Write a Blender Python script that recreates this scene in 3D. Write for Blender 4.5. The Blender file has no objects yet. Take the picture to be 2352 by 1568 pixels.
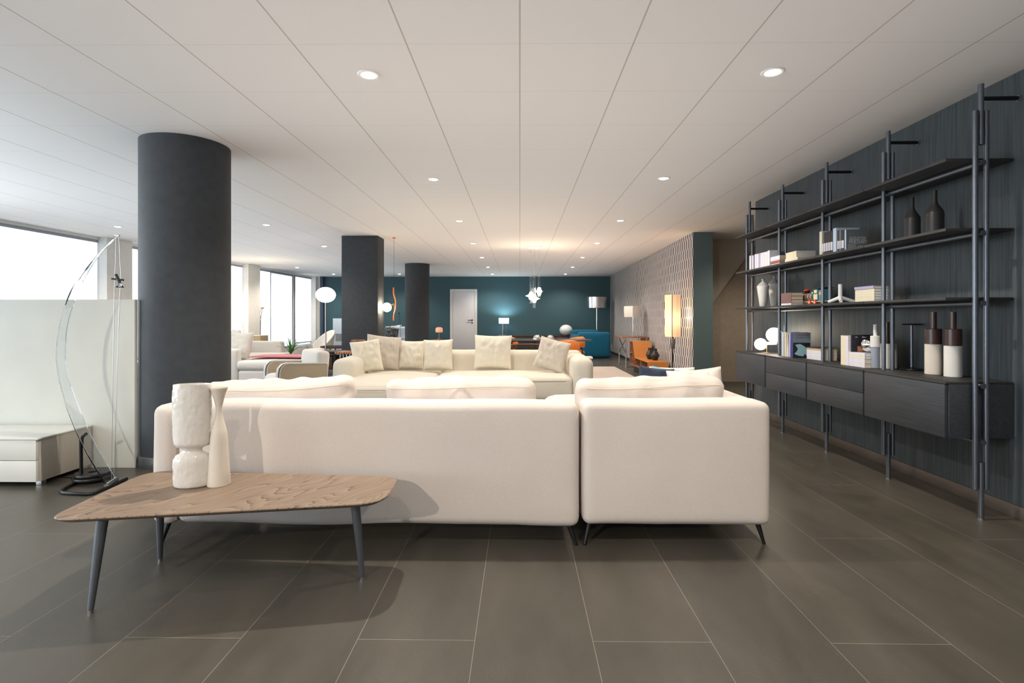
import bpy, bmesh, math, random
from mathutils import Vector, Matrix, noise
random.seed(7)
C = bpy.context.scene.collection
S = bpy.context.scene
PI = math.pi

# ------------------------------------------------------------ camera, world, exposure
F = 1235.0          # focal length in pixels of the 2352 px frame
EYE = 1.18          # camera height
CEIL = 2.632        # ceiling height
TH = math.atan(18 / F)
cs, sn = math.cos(TH), math.sin(TH)
cam_d = bpy.data.cameras.new('camera')
cam_d.sensor_width = 36.0
cam_d.lens = 36.0 * F / 2352
cam_d.shift_y = -53 / 2352
cam_d.clip_start = 0.05
cam = bpy.data.objects.new('camera', cam_d)
C.objects.link(cam)
cam.location = (0, 0, EYE)
cam.rotation_euler = (PI / 2, 0, TH)
S.camera = cam
S.view_settings.view_transform = 'Standard'
S.view_settings.look = 'None'
S.view_settings.gamma = 1.0
S.view_settings.use_curve_mapping = False
S.view_settings.exposure = 0.0

W = bpy.data.worlds.new('sky')
S.world = W
W.use_nodes = True
W.node_tree.nodes['Background'].inputs[0].default_value = (0.80, 0.90, 1.0, 1)
W.node_tree.nodes['Background'].inputs[1].default_value = 3.0
S.cycles.max_bounces = 8
S.cycles.diffuse_bounces = 5
S.cycles.glossy_bounces = 4
S.cycles.transmission_bounces = 6
S.cycles.transparent_max_bounces = 8
S.cycles.sample_clamp_indirect = 6.0
S.cycles.use_denoising = True
S.cycles.caustics_reflective = False
S.cycles.caustics_refractive = False

BLIND_GLOW = 0.98
SPOT_W = 100.0
# added upward fill lights without fittings, in mid room, to brighten the ceiling
for nm, cx, cy, sx, sy, wt, colr in (('added_ceiling_fill', 0.1, 7.5, 4.6, 21.0, 102.0, (1.0, 0.94, 0.91)), ('added_ceiling_fill', -4.9, 7.5, 3.4, 21.0, 88.0, (0.74, 0.87, 1.0))):
    al = bpy.data.lights.new(nm, 'AREA'); al.shape = 'RECTANGLE'; al.size = sx; al.size_y = sy; al.energy = wt; al.color = colr; al.spread = math.radians(150)
    ao = bpy.data.objects.new(nm, al); C.objects.link(ao); ao.location = (cx, cy, 1.35); ao.rotation_euler = (PI, 0, 0)

# ------------------------------------------------------------ real positions of things seen at a pixel
def at(px, py, Y):
    a = (px - 1176) / F; t = Y / (cs + a * sn)
    return Vector((t * (a * cs - sn), Y, EYE - t * (py - 731) / F))
def atz(px, py, z):
    a = (px - 1176) / F; t = (EYE - z) * F / (py - 731)
    return Vector((t * (a * cs - sn), t * (cs + a * sn), z))
def atx(px, X, py=731):
    a = (px - 1176) / F; t = X / (a * cs - sn)
    return Vector((X, t * (cs + a * sn), EYE - t * (py - 731) / F))

# ------------------------------------------------------------ materials
MATS = {}
def node_mat(name):
    m = bpy.data.materials.new(name); m.use_nodes = True
    nt = m.node_tree; b = nt.nodes['Principled BSDF']
    return m, nt, b
def mat(name, col, rough=0.5, metal=0.0, var=0.0, vscale=8.0, bump=0.0, bscale=200.0, stretch=(1, 1, 1), spec=0.5,
        emit=None, es=0.0, trans=0.0, ior=1.45, coat=0.0, alpha=1.0, sheen=0.0):
    if name in MATS: return MATS[name]
    m, nt, b = node_mat(name)
    N, L = nt.nodes, nt.links
    b.inputs['Base Color'].default_value = (*col, 1)
    b.inputs['Roughness'].default_value = rough
    b.inputs['Metallic'].default_value = metal
    b.inputs['Specular IOR Level'].default_value = spec
    b.inputs['IOR'].default_value = ior
    b.inputs['Transmission Weight'].default_value = trans
    b.inputs['Coat Weight'].default_value = coat
    b.inputs['Alpha'].default_value = alpha
    b.inputs['Sheen Weight'].default_value = sheen
    if emit:
        b.inputs['Emission Color'].default_value = (*emit, 1)
        b.inputs['Emission Strength'].default_value = es
    tc = N.new('ShaderNodeTexCoord'); mp = N.new('ShaderNodeMapping')
    mp.inputs['Scale'].default_value = stretch
    L.new(tc.outputs['Object'], mp.inputs['Vector'])
    if var > 0:
        n = N.new('ShaderNodeTexNoise'); n.inputs['Scale'].default_value = vscale; n.inputs['Detail'].default_value = 5
        L.new(mp.outputs[0], n.inputs['Vector'])
        r = N.new('ShaderNodeMapRange')
        r.inputs['From Min'].default_value = 0.3; r.inputs['From Max'].default_value = 0.7
        r.inputs['To Min'].default_value = 1 - var; r.inputs['To Max'].default_value = 1 + var
        L.new(n.outputs['Fac'], r.inputs['Value'])
        mx = N.new('ShaderNodeVectorMath'); mx.operation = 'SCALE'
        mx.inputs[0].default_value = col
        L.new(r.outputs[0], mx.inputs['Scale'])
        L.new(mx.outputs[0], b.inputs['Base Color'])
    if bump > 0:
        n2 = N.new('ShaderNodeTexNoise'); n2.inputs['Scale'].default_value = bscale; n2.inputs['Detail'].default_value = 3
        L.new(mp.outputs[0], n2.inputs['Vector'])
        bp = N.new('ShaderNodeBump'); bp.inputs['Strength'].default_value = bump; bp.inputs['Distance'].default_value = 0.004
        L.new(n2.outputs['Fac'], bp.inputs['Height']); L.new(bp.outputs[0], b.inputs['Normal'])
    MATS[name] = m
    return m

def mth(nt, op, a, b=None, c=None):
    n = nt.nodes.new('ShaderNodeMath'); n.operation = op
    for i, v in enumerate((a, b, c)):
        if v is None: continue
        if isinstance(v, (int, float)): n.inputs[i].default_value = v
        else: nt.links.new(v, n.inputs[i])
    return n.outputs[0]

def fabric(name, col, weave=420.0, strength=0.35):
    if name in MATS: return MATS[name]
    m, nt, b = node_mat(name); N, L = nt.nodes, nt.links
    b.inputs['Roughness'].default_value = 0.9; b.inputs['Specular IOR Level'].default_value = 0.15
    b.inputs['Sheen Weight'].default_value = 0.15
    tc = N.new('ShaderNodeTexCoord')
    outs = []
    for st in ((0.25, 0.25, 1.0), (1.0, 1.0, 0.25)):
        mp = N.new('ShaderNodeMapping'); mp.inputs['Scale'].default_value = st
        L.new(tc.outputs['Object'], mp.inputs['Vector'])
        n = N.new('ShaderNodeTexNoise'); n.inputs['Scale'].default_value = weave; n.inputs['Detail'].default_value = 2
        L.new(mp.outputs[0], n.inputs['Vector']); outs.append(n.outputs['Fac'])
    s = mth(nt, 'ADD', outs[0], outs[1])
    big = N.new('ShaderNodeTexNoise'); big.inputs['Scale'].default_value = 3.0
    L.new(tc.outputs['Object'], big.inputs['Vector'])
    f = mth(nt, 'ADD', mth(nt, 'MULTIPLY', s, 0.16), mth(nt, 'MULTIPLY', big.outputs['Fac'], 0.10))
    f = mth(nt, 'ADD', f, 0.79)
    mx = N.new('ShaderNodeVectorMath'); mx.operation = 'SCALE'; mx.inputs[0].default_value = col
    L.new(f, mx.inputs['Scale']); L.new(mx.outputs[0], b.inputs['Base Color'])
    bp = N.new('ShaderNodeBump'); bp.inputs['Strength'].default_value = strength; bp.inputs['Distance'].default_value = 0.0015
    L.new(s, bp.inputs['Height']); L.new(bp.outputs[0], b.inputs['Normal'])
    MATS[name] = m
    return m

def floor_mat():
    m, nt, b = node_mat('floor_tile'); N, L = nt.nodes, nt.links
    geo = N.new('ShaderNodeNewGeometry'); sep = N.new('ShaderNodeSeparateXYZ'); L.new(geo.outputs['Position'], sep.inputs[0])
    cmb = N.new('ShaderNodeCombineXYZ')
    L.new(mth(nt, 'ADD', sep.outputs[1], -1.97), cmb.inputs[0]); L.new(mth(nt, 'ADD', sep.outputs[0], -1.563), cmb.inputs[1])
    br = N.new('ShaderNodeTexBrick')
    br.inputs['Scale'].default_value = 1.0; br.inputs['Brick Width'].default_value = 1.88; br.inputs['Row Height'].default_value = 0.432
    br.inputs['Mortar Size'].default_value = 0.0014; br.inputs['Mortar Smooth'].default_value = 0.1; br.inputs['Bias'].default_value = 0.0
    br.inputs['Color1'].default_value = (0.074, 0.067, 0.054, 1); br.inputs['Color2'].default_value = (0.062, 0.057, 0.048, 1)
    br.inputs['Mortar'].default_value = (0.20, 0.18, 0.15, 1)
    L.new(cmb.outputs[0], br.inputs['Vector'])
    mp = N.new('ShaderNodeMapping'); mp.inputs['Scale'].default_value = (1.6, 0.5, 1); mp.inputs['Rotation'].default_value = (0, 0, 0.3)
    L.new(geo.outputs['Position'], mp.inputs['Vector'])
    n = N.new('ShaderNodeTexNoise'); n.inputs['Scale'].default_value = 2.2; n.inputs['Detail'].default_value = 9; n.inputs['Roughness'].default_value = 0.6
    L.new(mp.outputs[0], n.inputs['Vector'])
    r = N.new('ShaderNodeMapRange'); r.inputs['From Min'].default_value = 0.3; r.inputs['From Max'].default_value = 0.7
    r.inputs['To Min'].default_value = 0.78; r.inputs['To Max'].default_value = 1.22
    L.new(n.outputs['Fac'], r.inputs['Value'])
    mx = N.new('ShaderNodeVectorMath'); mx.operation = 'SCALE'
    L.new(br.outputs['Color'], mx.inputs[0]); L.new(r.outputs[0], mx.inputs['Scale']); L.new(mx.outputs[0], b.inputs['Base Color'])
    r2 = N.new('ShaderNodeMapRange'); r2.inputs['From Min'].default_value = 0.3; r2.inputs['From Max'].default_value = 0.7
    r2.inputs['To Min'].default_value = 0.30; r2.inputs['To Max'].default_value = 0.42
    L.new(n.outputs['Fac'], r2.inputs['Value']); L.new(r2.outputs[0], b.inputs['Roughness'])
    b.inputs['Specular IOR Level'].default_value = 0.55
    n3 = N.new('ShaderNodeTexNoise'); n3.inputs['Scale'].default_value = 60; n3.inputs['Detail'].default_value = 4
    L.new(geo.outputs['Position'], n3.inputs['Vector'])
    h = mth(nt, 'SUBTRACT', n3.outputs['Fac'], mth(nt, 'MULTIPLY', br.outputs['Fac'], 1.5))
    bp = N.new('ShaderNodeBump'); bp.inputs['Strength'].default_value = 0.25; bp.inputs['Distance'].default_value = 0.002
    L.new(h, bp.inputs['Height']); L.new(bp.outputs[0], b.inputs['Normal'])
    return m

def ceiling_mat():
    m, nt, b = node_mat('ceiling_tile'); N, L = nt.nodes, nt.links
    geo = N.new('ShaderNodeNewGeometry'); sep = N.new('ShaderNodeSeparateXYZ'); L.new(geo.outputs['Position'], sep.inputs[0])
    x = sep.outputs[0]; y = mth(nt, 'ADD', mth(nt, 'ADD', sep.outputs[1], -2.843), mth(nt, 'MULTIPLY', x, -0.008))
    def line(v, half):
        u = mth(nt, 'MULTIPLY', v, 1 / 0.6)
        d = mth(nt, 'ABSOLUTE', mth(nt, 'SUBTRACT', u, mth(nt, 'ROUND', u)))
        return mth(nt, 'LESS_THAN', d, half / 0.6)
    a = line(x, 0.0042); a2 = mth(nt, 'MULTIPLY', line(mth(nt, 'ADD', x, -0.005), 0.002), 1.0)
    c = mth(nt, 'MULTIPLY', line(y, 0.0018), 0.3); a = mth(nt, 'MULTIPLY', a, 0.62)
    ln = mth(nt, 'MAXIMUM', a, c)
    mx = N.new('ShaderNodeMix'); mx.data_type = 'RGBA'
    L.new(ln, mx.inputs[0]); mx.inputs[6].default_value = (0.80, 0.785, 0.77, 1); mx.inputs[7].default_value = (0.36, 0.29, 0.22, 1)
    L.new(mx.outputs[2], b.inputs['Base Color'])
    b.inputs['Roughness'].default_value = 0.85; b.inputs['Specular IOR Level'].default_value = 0.2
    n = N.new('ShaderNodeTexNoise'); n.inputs['Scale'].default_value = 140
    L.new(geo.outputs['Position'], n.inputs['Vector'])
    bp = N.new('ShaderNodeBump'); bp.inputs['Strength'].default_value = 0.12; bp.inputs['Distance'].default_value = 0.003
    L.new(mth(nt, 'SUBTRACT', n.outputs['Fac'], mth(nt, 'MULTIPLY', ln, 2)), bp.inputs['Height']); L.new(bp.outputs[0], b.inputs['Normal'])
    return m

def veneer(name, c1, c2, rough=0.55, seams=None, vert=True):
    """straight grained painted wood; grain runs up (vert) or along Y"""
    if name in MATS: return MATS[name]
    m, nt, b = node_mat(name); N, L = nt.nodes, nt.links
    geo = N.new('ShaderNodeNewGeometry')
    mp = N.new('ShaderNodeMapping'); mp.inputs['Scale'].default_value = (40, 40, 1.3) if vert else (40, 2.0, 60)
    L.new(geo.outputs['Position'], mp.inputs['Vector'])
    n = N.new('ShaderNodeTexNoise'); n.inputs['Scale'].default_value = 1.6; n.inputs['Detail'].default_value = 7; n.inputs['Roughness'].default_value = 0.65
    L.new(mp.outputs[0], n.inputs['Vector'])
    rp = N.new('ShaderNodeValToRGB')
    rp.color_ramp.elements[0].position = 0.32; rp.color_ramp.elements[0].color = (*c1, 1)
    rp.color_ramp.elements[1].position = 0.70; rp.color_ramp.elements[1].color = (*c2, 1)
    L.new(n.outputs['Fac'], rp.inputs['Fac'])
    out = rp.outputs['Color']
    if seams:
        sep = N.new('ShaderNodeSeparateXYZ'); L.new(geo.outputs['Position'], sep.inputs[0])
        u = mth(nt, 'MULTIPLY', sep.outputs[1], 1 / seams)
        d = mth(nt, 'ABSOLUTE', mth(nt, 'SUBTRACT', u, mth(nt, 'ROUND', u)))
        mk = mth(nt, 'MULTIPLY', mth(nt, 'LESS_THAN', d, 0.0025 / seams), 0.6)
        mx = N.new('ShaderNodeMix'); mx.data_type = 'RGBA'; L.new(mk, mx.inputs[0]); L.new(out, mx.inputs[6]); mx.inputs[7].default_value = (0.008, 0.01, 0.012, 1)
        out = mx.outputs[2]
    L.new(out, b.inputs['Base Color']); b.inputs['Roughness'].default_value = rough
    b.inputs['Specular IOR Level'].default_value = 0.35
    bp = N.new('ShaderNodeBump'); bp.inputs['Strength'].default_value = 0.15; bp.inputs['Distance'].default_value = 0.002
    L.new(n.outputs['Fac'], bp.inputs['Height']); L.new(bp.outputs[0], b.inputs['Normal'])
    MATS[name] = m
    return m

def hex_mat():
    m, nt, b = node_mat('hexagon_wallpaper'); N, L = nt.nodes, nt.links
    geo = N.new('ShaderNodeNewGeometry'); sep = N.new('ShaderNodeSeparateXYZ'); L.new(geo.outputs['Position'], sep.inputs[0])
    u = mth(nt, 'MULTIPLY', sep.outputs[1], 1 / 0.125); v = mth(nt, 'MULTIPLY', sep.outputs[2], 1 / 0.17)
    d = mth(nt, 'ABSOLUTE', mth(nt, 'SUBTRACT', u, mth(nt, 'ROUND', u)))
    f = mth(nt, 'MULTIPLY', mth(nt, 'SUBTRACT', mth(nt, 'MULTIPLY', d, 2), 0.5), 0.42)
    w = mth(nt, 'MULTIPLY', mth(nt, 'FRACT', mth(nt, 'MULTIPLY', v, 0.5)), 2)
    ev = mth(nt, 'MULTIPLY', mth(nt, 'GREATER_THAN', w, f), mth(nt, 'LESS_THAN', w, mth(nt, 'SUBTRACT', 1, f)))
    ev = mth(nt, 'MAXIMUM', ev, mth(nt, 'GREATER_THAN', w, mth(nt, 'ADD', f, 2)))
    k = mth(nt, 'FRACT', mth(nt, 'ADD', u, mth(nt, 'MULTIPLY', ev, 0.5)))
    dark = mth(nt, 'LESS_THAN', k, 0.5)
    mx = N.new('ShaderNodeMix'); mx.data_type = 'RGBA'; L.new(dark, mx.inputs[0])
    mx.inputs[6].default_value = (0.74, 0.72, 0.70, 1); mx.inputs[7].default_value = (0.045, 0.045, 0.075, 1)
    L.new(mx.outputs[2], b.inputs['Base Color']); b.inputs['Roughness'].default_value = 0.7
    b.inputs['Specular IOR Level'].default_value = 0.2
    return m

def wood_mat(name, c1, c2, c3, rings=9.0, rot=0.5, rough=0.5, along=0.55, across=3.2):
    """plain sawn wood: growth rings drawn as contour lines of a stretched noise, plus fine pores"""
    if name in MATS: return MATS[name]
    m, nt, b = node_mat(name); N, L = nt.nodes, nt.links
    tc = N.new('ShaderNodeTexCoord'); mp = N.new('ShaderNodeMapping')
    mp.inputs['Rotation'].default_value = (0, 0, rot)
    L.new(tc.outputs['Object'], mp.inputs['Vector'])
    mp2 = N.new('ShaderNodeMapping'); mp2.inputs['Scale'].default_value = (along, across, 1.0)
    L.new(mp.outputs[0], mp2.inputs['Vector'])
    g = N.new('ShaderNodeTexNoise'); g.inputs['Scale'].default_value = 1.5; g.inputs['Detail'].default_value = 2.5; g.inputs['Roughness'].default_value = 0.4
    L.new(mp2.outputs[0], g.inputs['Vector'])
    sp = N.new('ShaderNodeSeparateXYZ'); L.new(mp.outputs[0], sp.inputs[0])
    w = mth(nt, 'FRACT', mth(nt, 'ADD', mth(nt, 'MULTIPLY', g.outputs['Fac'], rings * 2.2), mth(nt, 'MULTIPLY', sp.outputs[1], rings * 1.7)))
    mp3 = N.new('ShaderNodeMapping'); mp3.inputs['Scale'].default_value = (4, 160, 4)
    L.new(mp.outputs[0], mp3.inputs['Vector'])
    n = N.new('ShaderNodeTexNoise'); n.inputs['Scale'].default_value = 1.0; n.inputs['Detail'].default_value = 5
    L.new(mp3.outputs[0], n.inputs['Vector'])
    f = mth(nt, 'ADD', mth(nt, 'MULTIPLY', mth(nt, 'POWER', w, 0.6), 0.62), mth(nt, 'MULTIPLY', n.outputs['Fac'], 0.45))
    rp = N.new('ShaderNodeValToRGB'); e = rp.color_ramp.elements
    e[0].position = 0.22; e[0].color = (*c1, 1); e[1].position = 0.90; e[1].color = (*c3, 1)
    x = e.new(0.48); x.color = (*c2, 1)
    L.new(f, rp.inputs['Fac'])
    L.new(rp.outputs['Color'], b.inputs['Base Color']); b.inputs['Roughness'].default_value = rough
    bp = N.new('ShaderNodeBump'); bp.inputs['Strength'].default_value = 0.15; bp.inputs['Distance'].default_value = 0.001
    L.new(f, bp.inputs['Height']); L.new(bp.outputs[0], b.inputs['Normal'])
    MATS[name] = m
    return m

def emis(name, col, s):
    if name in MATS: return MATS[name]
    m, nt, b = node_mat(name)
    b.inputs['Base Color'].default_value = (0.8, 0.8, 0.8, 1); b.inputs['Roughness'].default_value = 0.4
    b.inputs['Emission Color'].default_value = (*col, 1); b.inputs['Emission Strength'].default_value = s
    MATS[name] = m
    return m

M_floor = floor_mat(); M_ceil = ceiling_mat(); M_hex = hex_mat()
M_wallR = veneer('dark_wall_panel', (0.040, 0.053, 0.062), (0.088, 0.108, 0.122), 0.5, seams=1.22)
M_cab = veneer('charcoal_oak', (0.036, 0.041, 0.050), (0.062, 0.070, 0.083), 0.45, vert=False)
M_teal = mat('teal_wall_paint', (0.040, 0.100, 0.125), 0.6, var=0.06, vscale=40, bump=0.1)
M_tealgrey = mat('grey_green_paint', (0.085, 0.125, 0.130), 0.7, var=0.05, vscale=30, bump=0.1)
M_white = mat('white_paint', (0.78, 0.78, 0.76), 0.7, var=0.03, vscale=10, bump=0.05)
M_beige = mat('taupe_wall', (0.36, 0.30, 0.24), 0.7, var=0.06, vscale=14, bump=0.1)
M_taupe = mat('taupe_soffit', (0.40, 0.36, 0.31), 0.8)
M_divider = mat('pale_grey_panel', (0.64, 0.66, 0.62), 0.6, var=0.03, vscale=4, bump=0.05)
M_col = mat('charcoal_column', (0.040, 0.047, 0.056), 0.62, var=0.12, vscale=14, bump=0.3, bscale=260, spec=0.4)
M_skirt = mat('metal_skirting', (0.16, 0.14, 0.125), 0.38, 0.5, var=0.12, vscale=5)
M_black = mat('black_lacquer', (0.012, 0.012, 0.013), 0.35, var=0.1)
M_blackmetal = mat('black_metal', (0.020, 0.021, 0.024), 0.32, 0.6, var=0.1)
M_gunmetal = mat('gunmetal_tube', (0.17, 0.19, 0.225), 0.34, 0.8, var=0.06)
M_chrome = mat('chrome', (0.82, 0.83, 0.85), 0.08, 1.0, var=0.02)
M_steel = mat('brushed_steel', (0.5, 0.5, 0.5), 0.3, 1.0, var=0.05)
M_shelf = veneer('dark_shelf', (0.030, 0.030, 0.031), (0.050, 0.050, 0.051), 0.5, vert=False)
M_sofa = fabric('cream_linen', (0.64, 0.585, 0.548))
M_sofaseam = mat('linen_seam', (0.42, 0.34, 0.28), 0.9)
M_sofa2 = fabric('ivory_weave', (0.66, 0.62, 0.54))
M_sofa2c = fabric('sand_weave', (0.56, 0.51, 0.45))
M_pill = fabric('ivory_pillow', (0.72, 0.68, 0.58), 300)
M_armch = fabric('beige_weave', (0.50, 0.42, 0.31))
M_whitefab = fabric('white_cotton', (0.70, 0.68, 0.65), 300)
M_pink = fabric('rose_throw', (0.50, 0.17, 0.20), 300)
M_teal_f = fabric('teal_throw', (0.10, 0.26, 0.28), 300)
M_navy_f = fabric('navy_pillow', (0.025, 0.035, 0.065), 300)
M_sky_f = fabric('light_blue_pillow', (0.16, 0.42, 0.58), 300)
M_blue_f = fabric('petrol_blue_velvet', (0.012, 0.13, 0.24), 300)
M_orange_l = mat('orange_leather', (0.72, 0.20, 0.03), 0.4, var=0.05, bump=0.1)
M_tan_l = mat('tan_leather', (0.55, 0.215, 0.055), 0.45, var=0.06, bump=0.1)
M_brownwood = wood_mat('dark_brown_wood', (0.035, 0.015, 0.010), (0.06, 0.028, 0.018), (0.10, 0.045, 0.03))
M_tablewood = wood_mat('smoked_ash', (0.062, 0.045, 0.034), (0.20, 0.143, 0.103), (0.27, 0.20, 0.145), 15.0, rot=-1.05)
M_walnut = wood_mat('walnut', (0.12, 0.045, 0.02), (0.26, 0.11, 0.06), (0.38, 0.18, 0.10))
M_ceram = mat('glazed_white_ceramic', (0.70, 0.68, 0.65), 0.14, bump=0.5, bscale=55, coat=0.5)
M_matte = mat('matte_cream_ceramic', (0.68, 0.63, 0.56), 0.75, var=0.03)
M_matteW = mat('matte_white_ceramic', (0.76, 0.75, 0.72), 0.7, var=0.03)
M_matteG = mat('matte_grey_ceramic', (0.42, 0.43, 0.44), 0.7, var=0.03)
M_matteLG = mat('pale_blue_grey_ceramic', (0.30, 0.34, 0.42), 0.55, var=0.04)
M_brownG = mat('brown_glaze', (0.075, 0.035, 0.028), 0.22, var=0.1)
M_blackcer = mat('black_ceramic', (0.022, 0.022, 0.024), 0.32, var=0.1)
M_lacq = mat('pale_lacquer', (0.70, 0.71, 0.68), 0.35, var=0.02)
M_lacqside = mat('greige_lacquer', (0.42, 0.39, 0.34), 0.45, var=0.03, vscale=30)
M_acryl = mat('clear_acrylic', (0.93, 0.97, 1.0), 0.02, trans=1.0, ior=1.42)
M_glass = mat('clear_glass', (0.95, 0.98, 1.0), 0.01, trans=1.0, ior=1.45)
M_pages = mat('book_pages', (0.72, 0.64, 0.50), 0.9, var=0.12, vscale=6, stretch=(1, 1, 90))
M_globe = emis('lit_opal_glass', (1.0, 0.94, 0.86), 5.0)
M_globe_w = emis('lit_warm_opal_glass', (1.0, 0.80, 0.56), 9.0)
M_bulb = emis('lit_spot_bulb', (1.0, 0.93, 0.82), 22.0)
M_star = emis('lit_pendant_lens', (1.0, 0.82, 0.58), 14.0)
M_opal = mat('unlit_opal_glass', (0.86, 0.88, 0.92), 0.25, var=0.02)
M_copper = mat('copper', (0.85, 0.38, 0.24), 0.22, 1.0, var=0.05)
M_orange = mat('orange_enamel', (0.85, 0.20, 0.06), 0.35, var=0.03)
M_brass = mat('brass', (0.75, 0.52, 0.22), 0.25, 1.0, var=0.03)
M_rug = fabric('blush_rug', (0.66, 0.57, 0.52), 160, 0.8)
M_leaf = mat('green_leaf', (0.07, 0.22, 0.05), 0.4, var=0.3, vscale=10)

# ------------------------------------------------------------ mesh building
class MB:
    def __init__(self): self.v = []; self.f = []; self.mi = []
    def add(self, vs, fs, mi=0, M=None):
        o = len(self.v)
        for p in vs:
            p = Vector(p)
            self.v.append(M @ p if M else p)
        for f in fs:
            self.f.append([i + o for i in f]); self.mi.append(mi)
        return self
    def box(self, x0, x1, y0, y1, z0, z1, bev=0.0, mi=0, M=None, seg=2):
        if x1 < x0: x0, x1 = x1, x0
        if y1 < y0: y0, y1 = y1, y0
        if z1 < z0: z0, z1 = z1, z0
        if bev <= 0:
            vs = [(x, y, z) for x in (x0, x1) for y in (y0, y1) for z in (z0, z1)]
            return self.add(vs, [(0, 1, 3, 2), (4, 6, 7, 5), (0, 4, 5, 1), (2, 3, 7, 6), (0, 2, 6, 4), (1, 5, 7, 3)], mi, M)
        bm = bmesh.new(); bmesh.ops.create_cube(bm, size=1)
        for q in bm.verts:
            q.co = Vector(((x0 + x1) / 2 + q.co.x * (x1 - x0), (y0 + y1) / 2 + q.co.y * (y1 - y0), (z0 + z1) / 2 + q.co.z * (z1 - z0)))
        bmesh.ops.bevel(bm, geom=list(bm.edges), offset=bev, segments=seg, profile=0.5, affect='EDGES')
        bm.verts.index_update()
        self.add([q.co.copy() for q in bm.verts], [[q.index for q in f.verts] for f in bm.faces], mi, M); bm.free()
        return self
    def cyl(self, p0, p1, r0, r1=None, n=20, mi=0, cap=True, M=None):
        r1 = r0 if r1 is None else r1
        p0, p1 = Vector(p0), Vector(p1); d = (p1 - p0).normalized()
        a = d.orthogonal().normalized(); b = d.cross(a)
        vs = []
        for p, r in ((p0, r0), (p1, r1)):
            for i in range(n):
                t = 2 * PI * i / n; vs.append(p + (a * math.cos(t) + b * math.sin(t)) * r)
        fs = [(i, (i + 1) % n, n + (i + 1) % n, n + i) for i in range(n)]
        if cap: fs += [list(range(n))[::-1], list(range(n, 2 * n))]
        return self.add(vs, fs, mi, M)
    def tube(self, pts, r, n=10, mi=0, closed=False, M=None):
        pts = [Vector(p) for p in pts]; k = len(pts); vs = []; fs = []
        rr = r if isinstance(r, (list, tuple)) else [r] * k
        prev = None
        for i, p in enumerate(pts):
            if closed: d = (pts[(i + 1) % k] - pts[i - 1]).normalized()
            else: d = (pts[min(i + 1, k - 1)] - pts[max(i - 1, 0)]).normalized()
            if prev is None: a = d.orthogonal().normalized()
            else:
                a = prev - d * prev.dot(d)
                a = a.normalized() if a.length > 1e-6 else d.orthogonal().normalized()
            prev = a; b = d.cross(a)
            for j in range(n):
                t = 2 * PI * j / n; vs.append(p + (a * math.cos(t) + b * math.sin(t)) * rr[i])
        for i in range(k if closed else k - 1):
            for j in range(n):
                a0 = i * n + j; a1 = i * n + (j + 1) % n; i2 = (i + 1) % k
                fs.append((a0, a1, i2 * n + (j + 1) % n, i2 * n + j))
        if not closed: fs += [list(range(n))[::-1], list(range((k - 1) * n, k * n))]
        return self.add(vs, fs, mi, M)
    def lathe(self, prof, n=36, c=(0, 0, 0), sx=1, sy=1, mi=0, M=None, wob=None):
        vs = []; fs = []; k = len(prof)
        for i, (r, z) in enumerate(prof):
            for j in range(n):
                t = 2 * PI * j / n
                p = Vector((r * math.cos(t) * sx, r * math.sin(t) * sy, z))
                if wob: p = wob(p)
                vs.append(p + Vector(c))
        for i in range(k - 1):
            for j in range(n):
                fs.append((i * n + j, i * n + (j + 1) % n, (i + 1) * n + (j + 1) % n, (i + 1) * n + j))
        if prof[0][0] > 1e-6: fs.append(list(range(n))[::-1])
        if prof[-1][0] > 1e-6: fs.append(list(range((k - 1) * n, k * n)))
        return self.add(vs, fs, mi, M)
    def sphere(self, c, r, n=24, mi=0, sz=1.0, M=None):
        k = n // 2
        pr = [(max(1e-7, r * math.sin(PI * i / k)), -r * sz * math.cos(PI * i / k)) for i in range(k + 1)]
        return self.lathe(pr, n, c, mi=mi, M=M)
    def prism(self, poly, z0, z1, mi=0, M=None):
        n = len(poly)
        vs = [(x, y, z0) for x, y in poly] + [(x, y, z1) for x, y in poly]
        fs = [list(range(n))[::-1], list(range(n, 2 * n))] + [(i, (i + 1) % n, n + (i + 1) % n, n + i) for i in range(n)]
        return self.add(vs, fs, mi, M)
    def soft(self, x0, x1, y0, y1, z0, z1, r=0.05, puff=(0, 0, 0), wr=0.0, ws=6.0, seed=0, n=14, mi=0, M=None, fn=None):
        """rounded upholstered block; puff = bulge of the faces looking along x, y, z; wr = wrinkle depth"""
        c = Vector(((x0 + x1) / 2, (y0 + y1) / 2, (z0 + z1) / 2)); h = Vector(((x1 - x0) / 2, (y1 - y0) / 2, (z1 - z0) / 2))
        r = min(r, min(h) * 0.98)
        def axis(hh):
            e = [-hh, -hh + r * 0.25, -hh + r * 0.55, -hh + r]
            k = max(2, int(n * min(1.0, hh / max(h)) + 2))
            inn = [(-hh + r) + (2 * (hh - r)) * i / k for i in range(1, k)]
            return e + inn + [hh - r, hh - r * 0.55, hh - r * 0.25, hh]
        A = [axis(h[i]) for i in range(3)]; idx = {}; vs = []; fs = []
        def vert(i, j, k):
            key = (i, j, k)
            if key in idx: return idx[key]
            p = Vector((A[0][i], A[1][j], A[2][k]))
            q = Vector([max(-(h[a] - r), min(h[a] - r, p[a])) for a in range(3)])
            d = p - q
            nrm = d.normalized() if d.length > 1e-9 else Vector((0, 0, 1))
            res = q + nrm * r
            u = [p[a] / h[a] for a in range(3)]
            for a in range(3):
                if puff[a]:
                    b1, b2 = (a + 1) % 3, (a + 2) % 3
                    w_ = (1 - u[b1] ** 2) * (1 - u[b2] ** 2)
                    res[a] += puff[a] * w_ * (1 if u[a] > 0 else -1) * min(1, abs(u[a]) ** 2)
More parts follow.
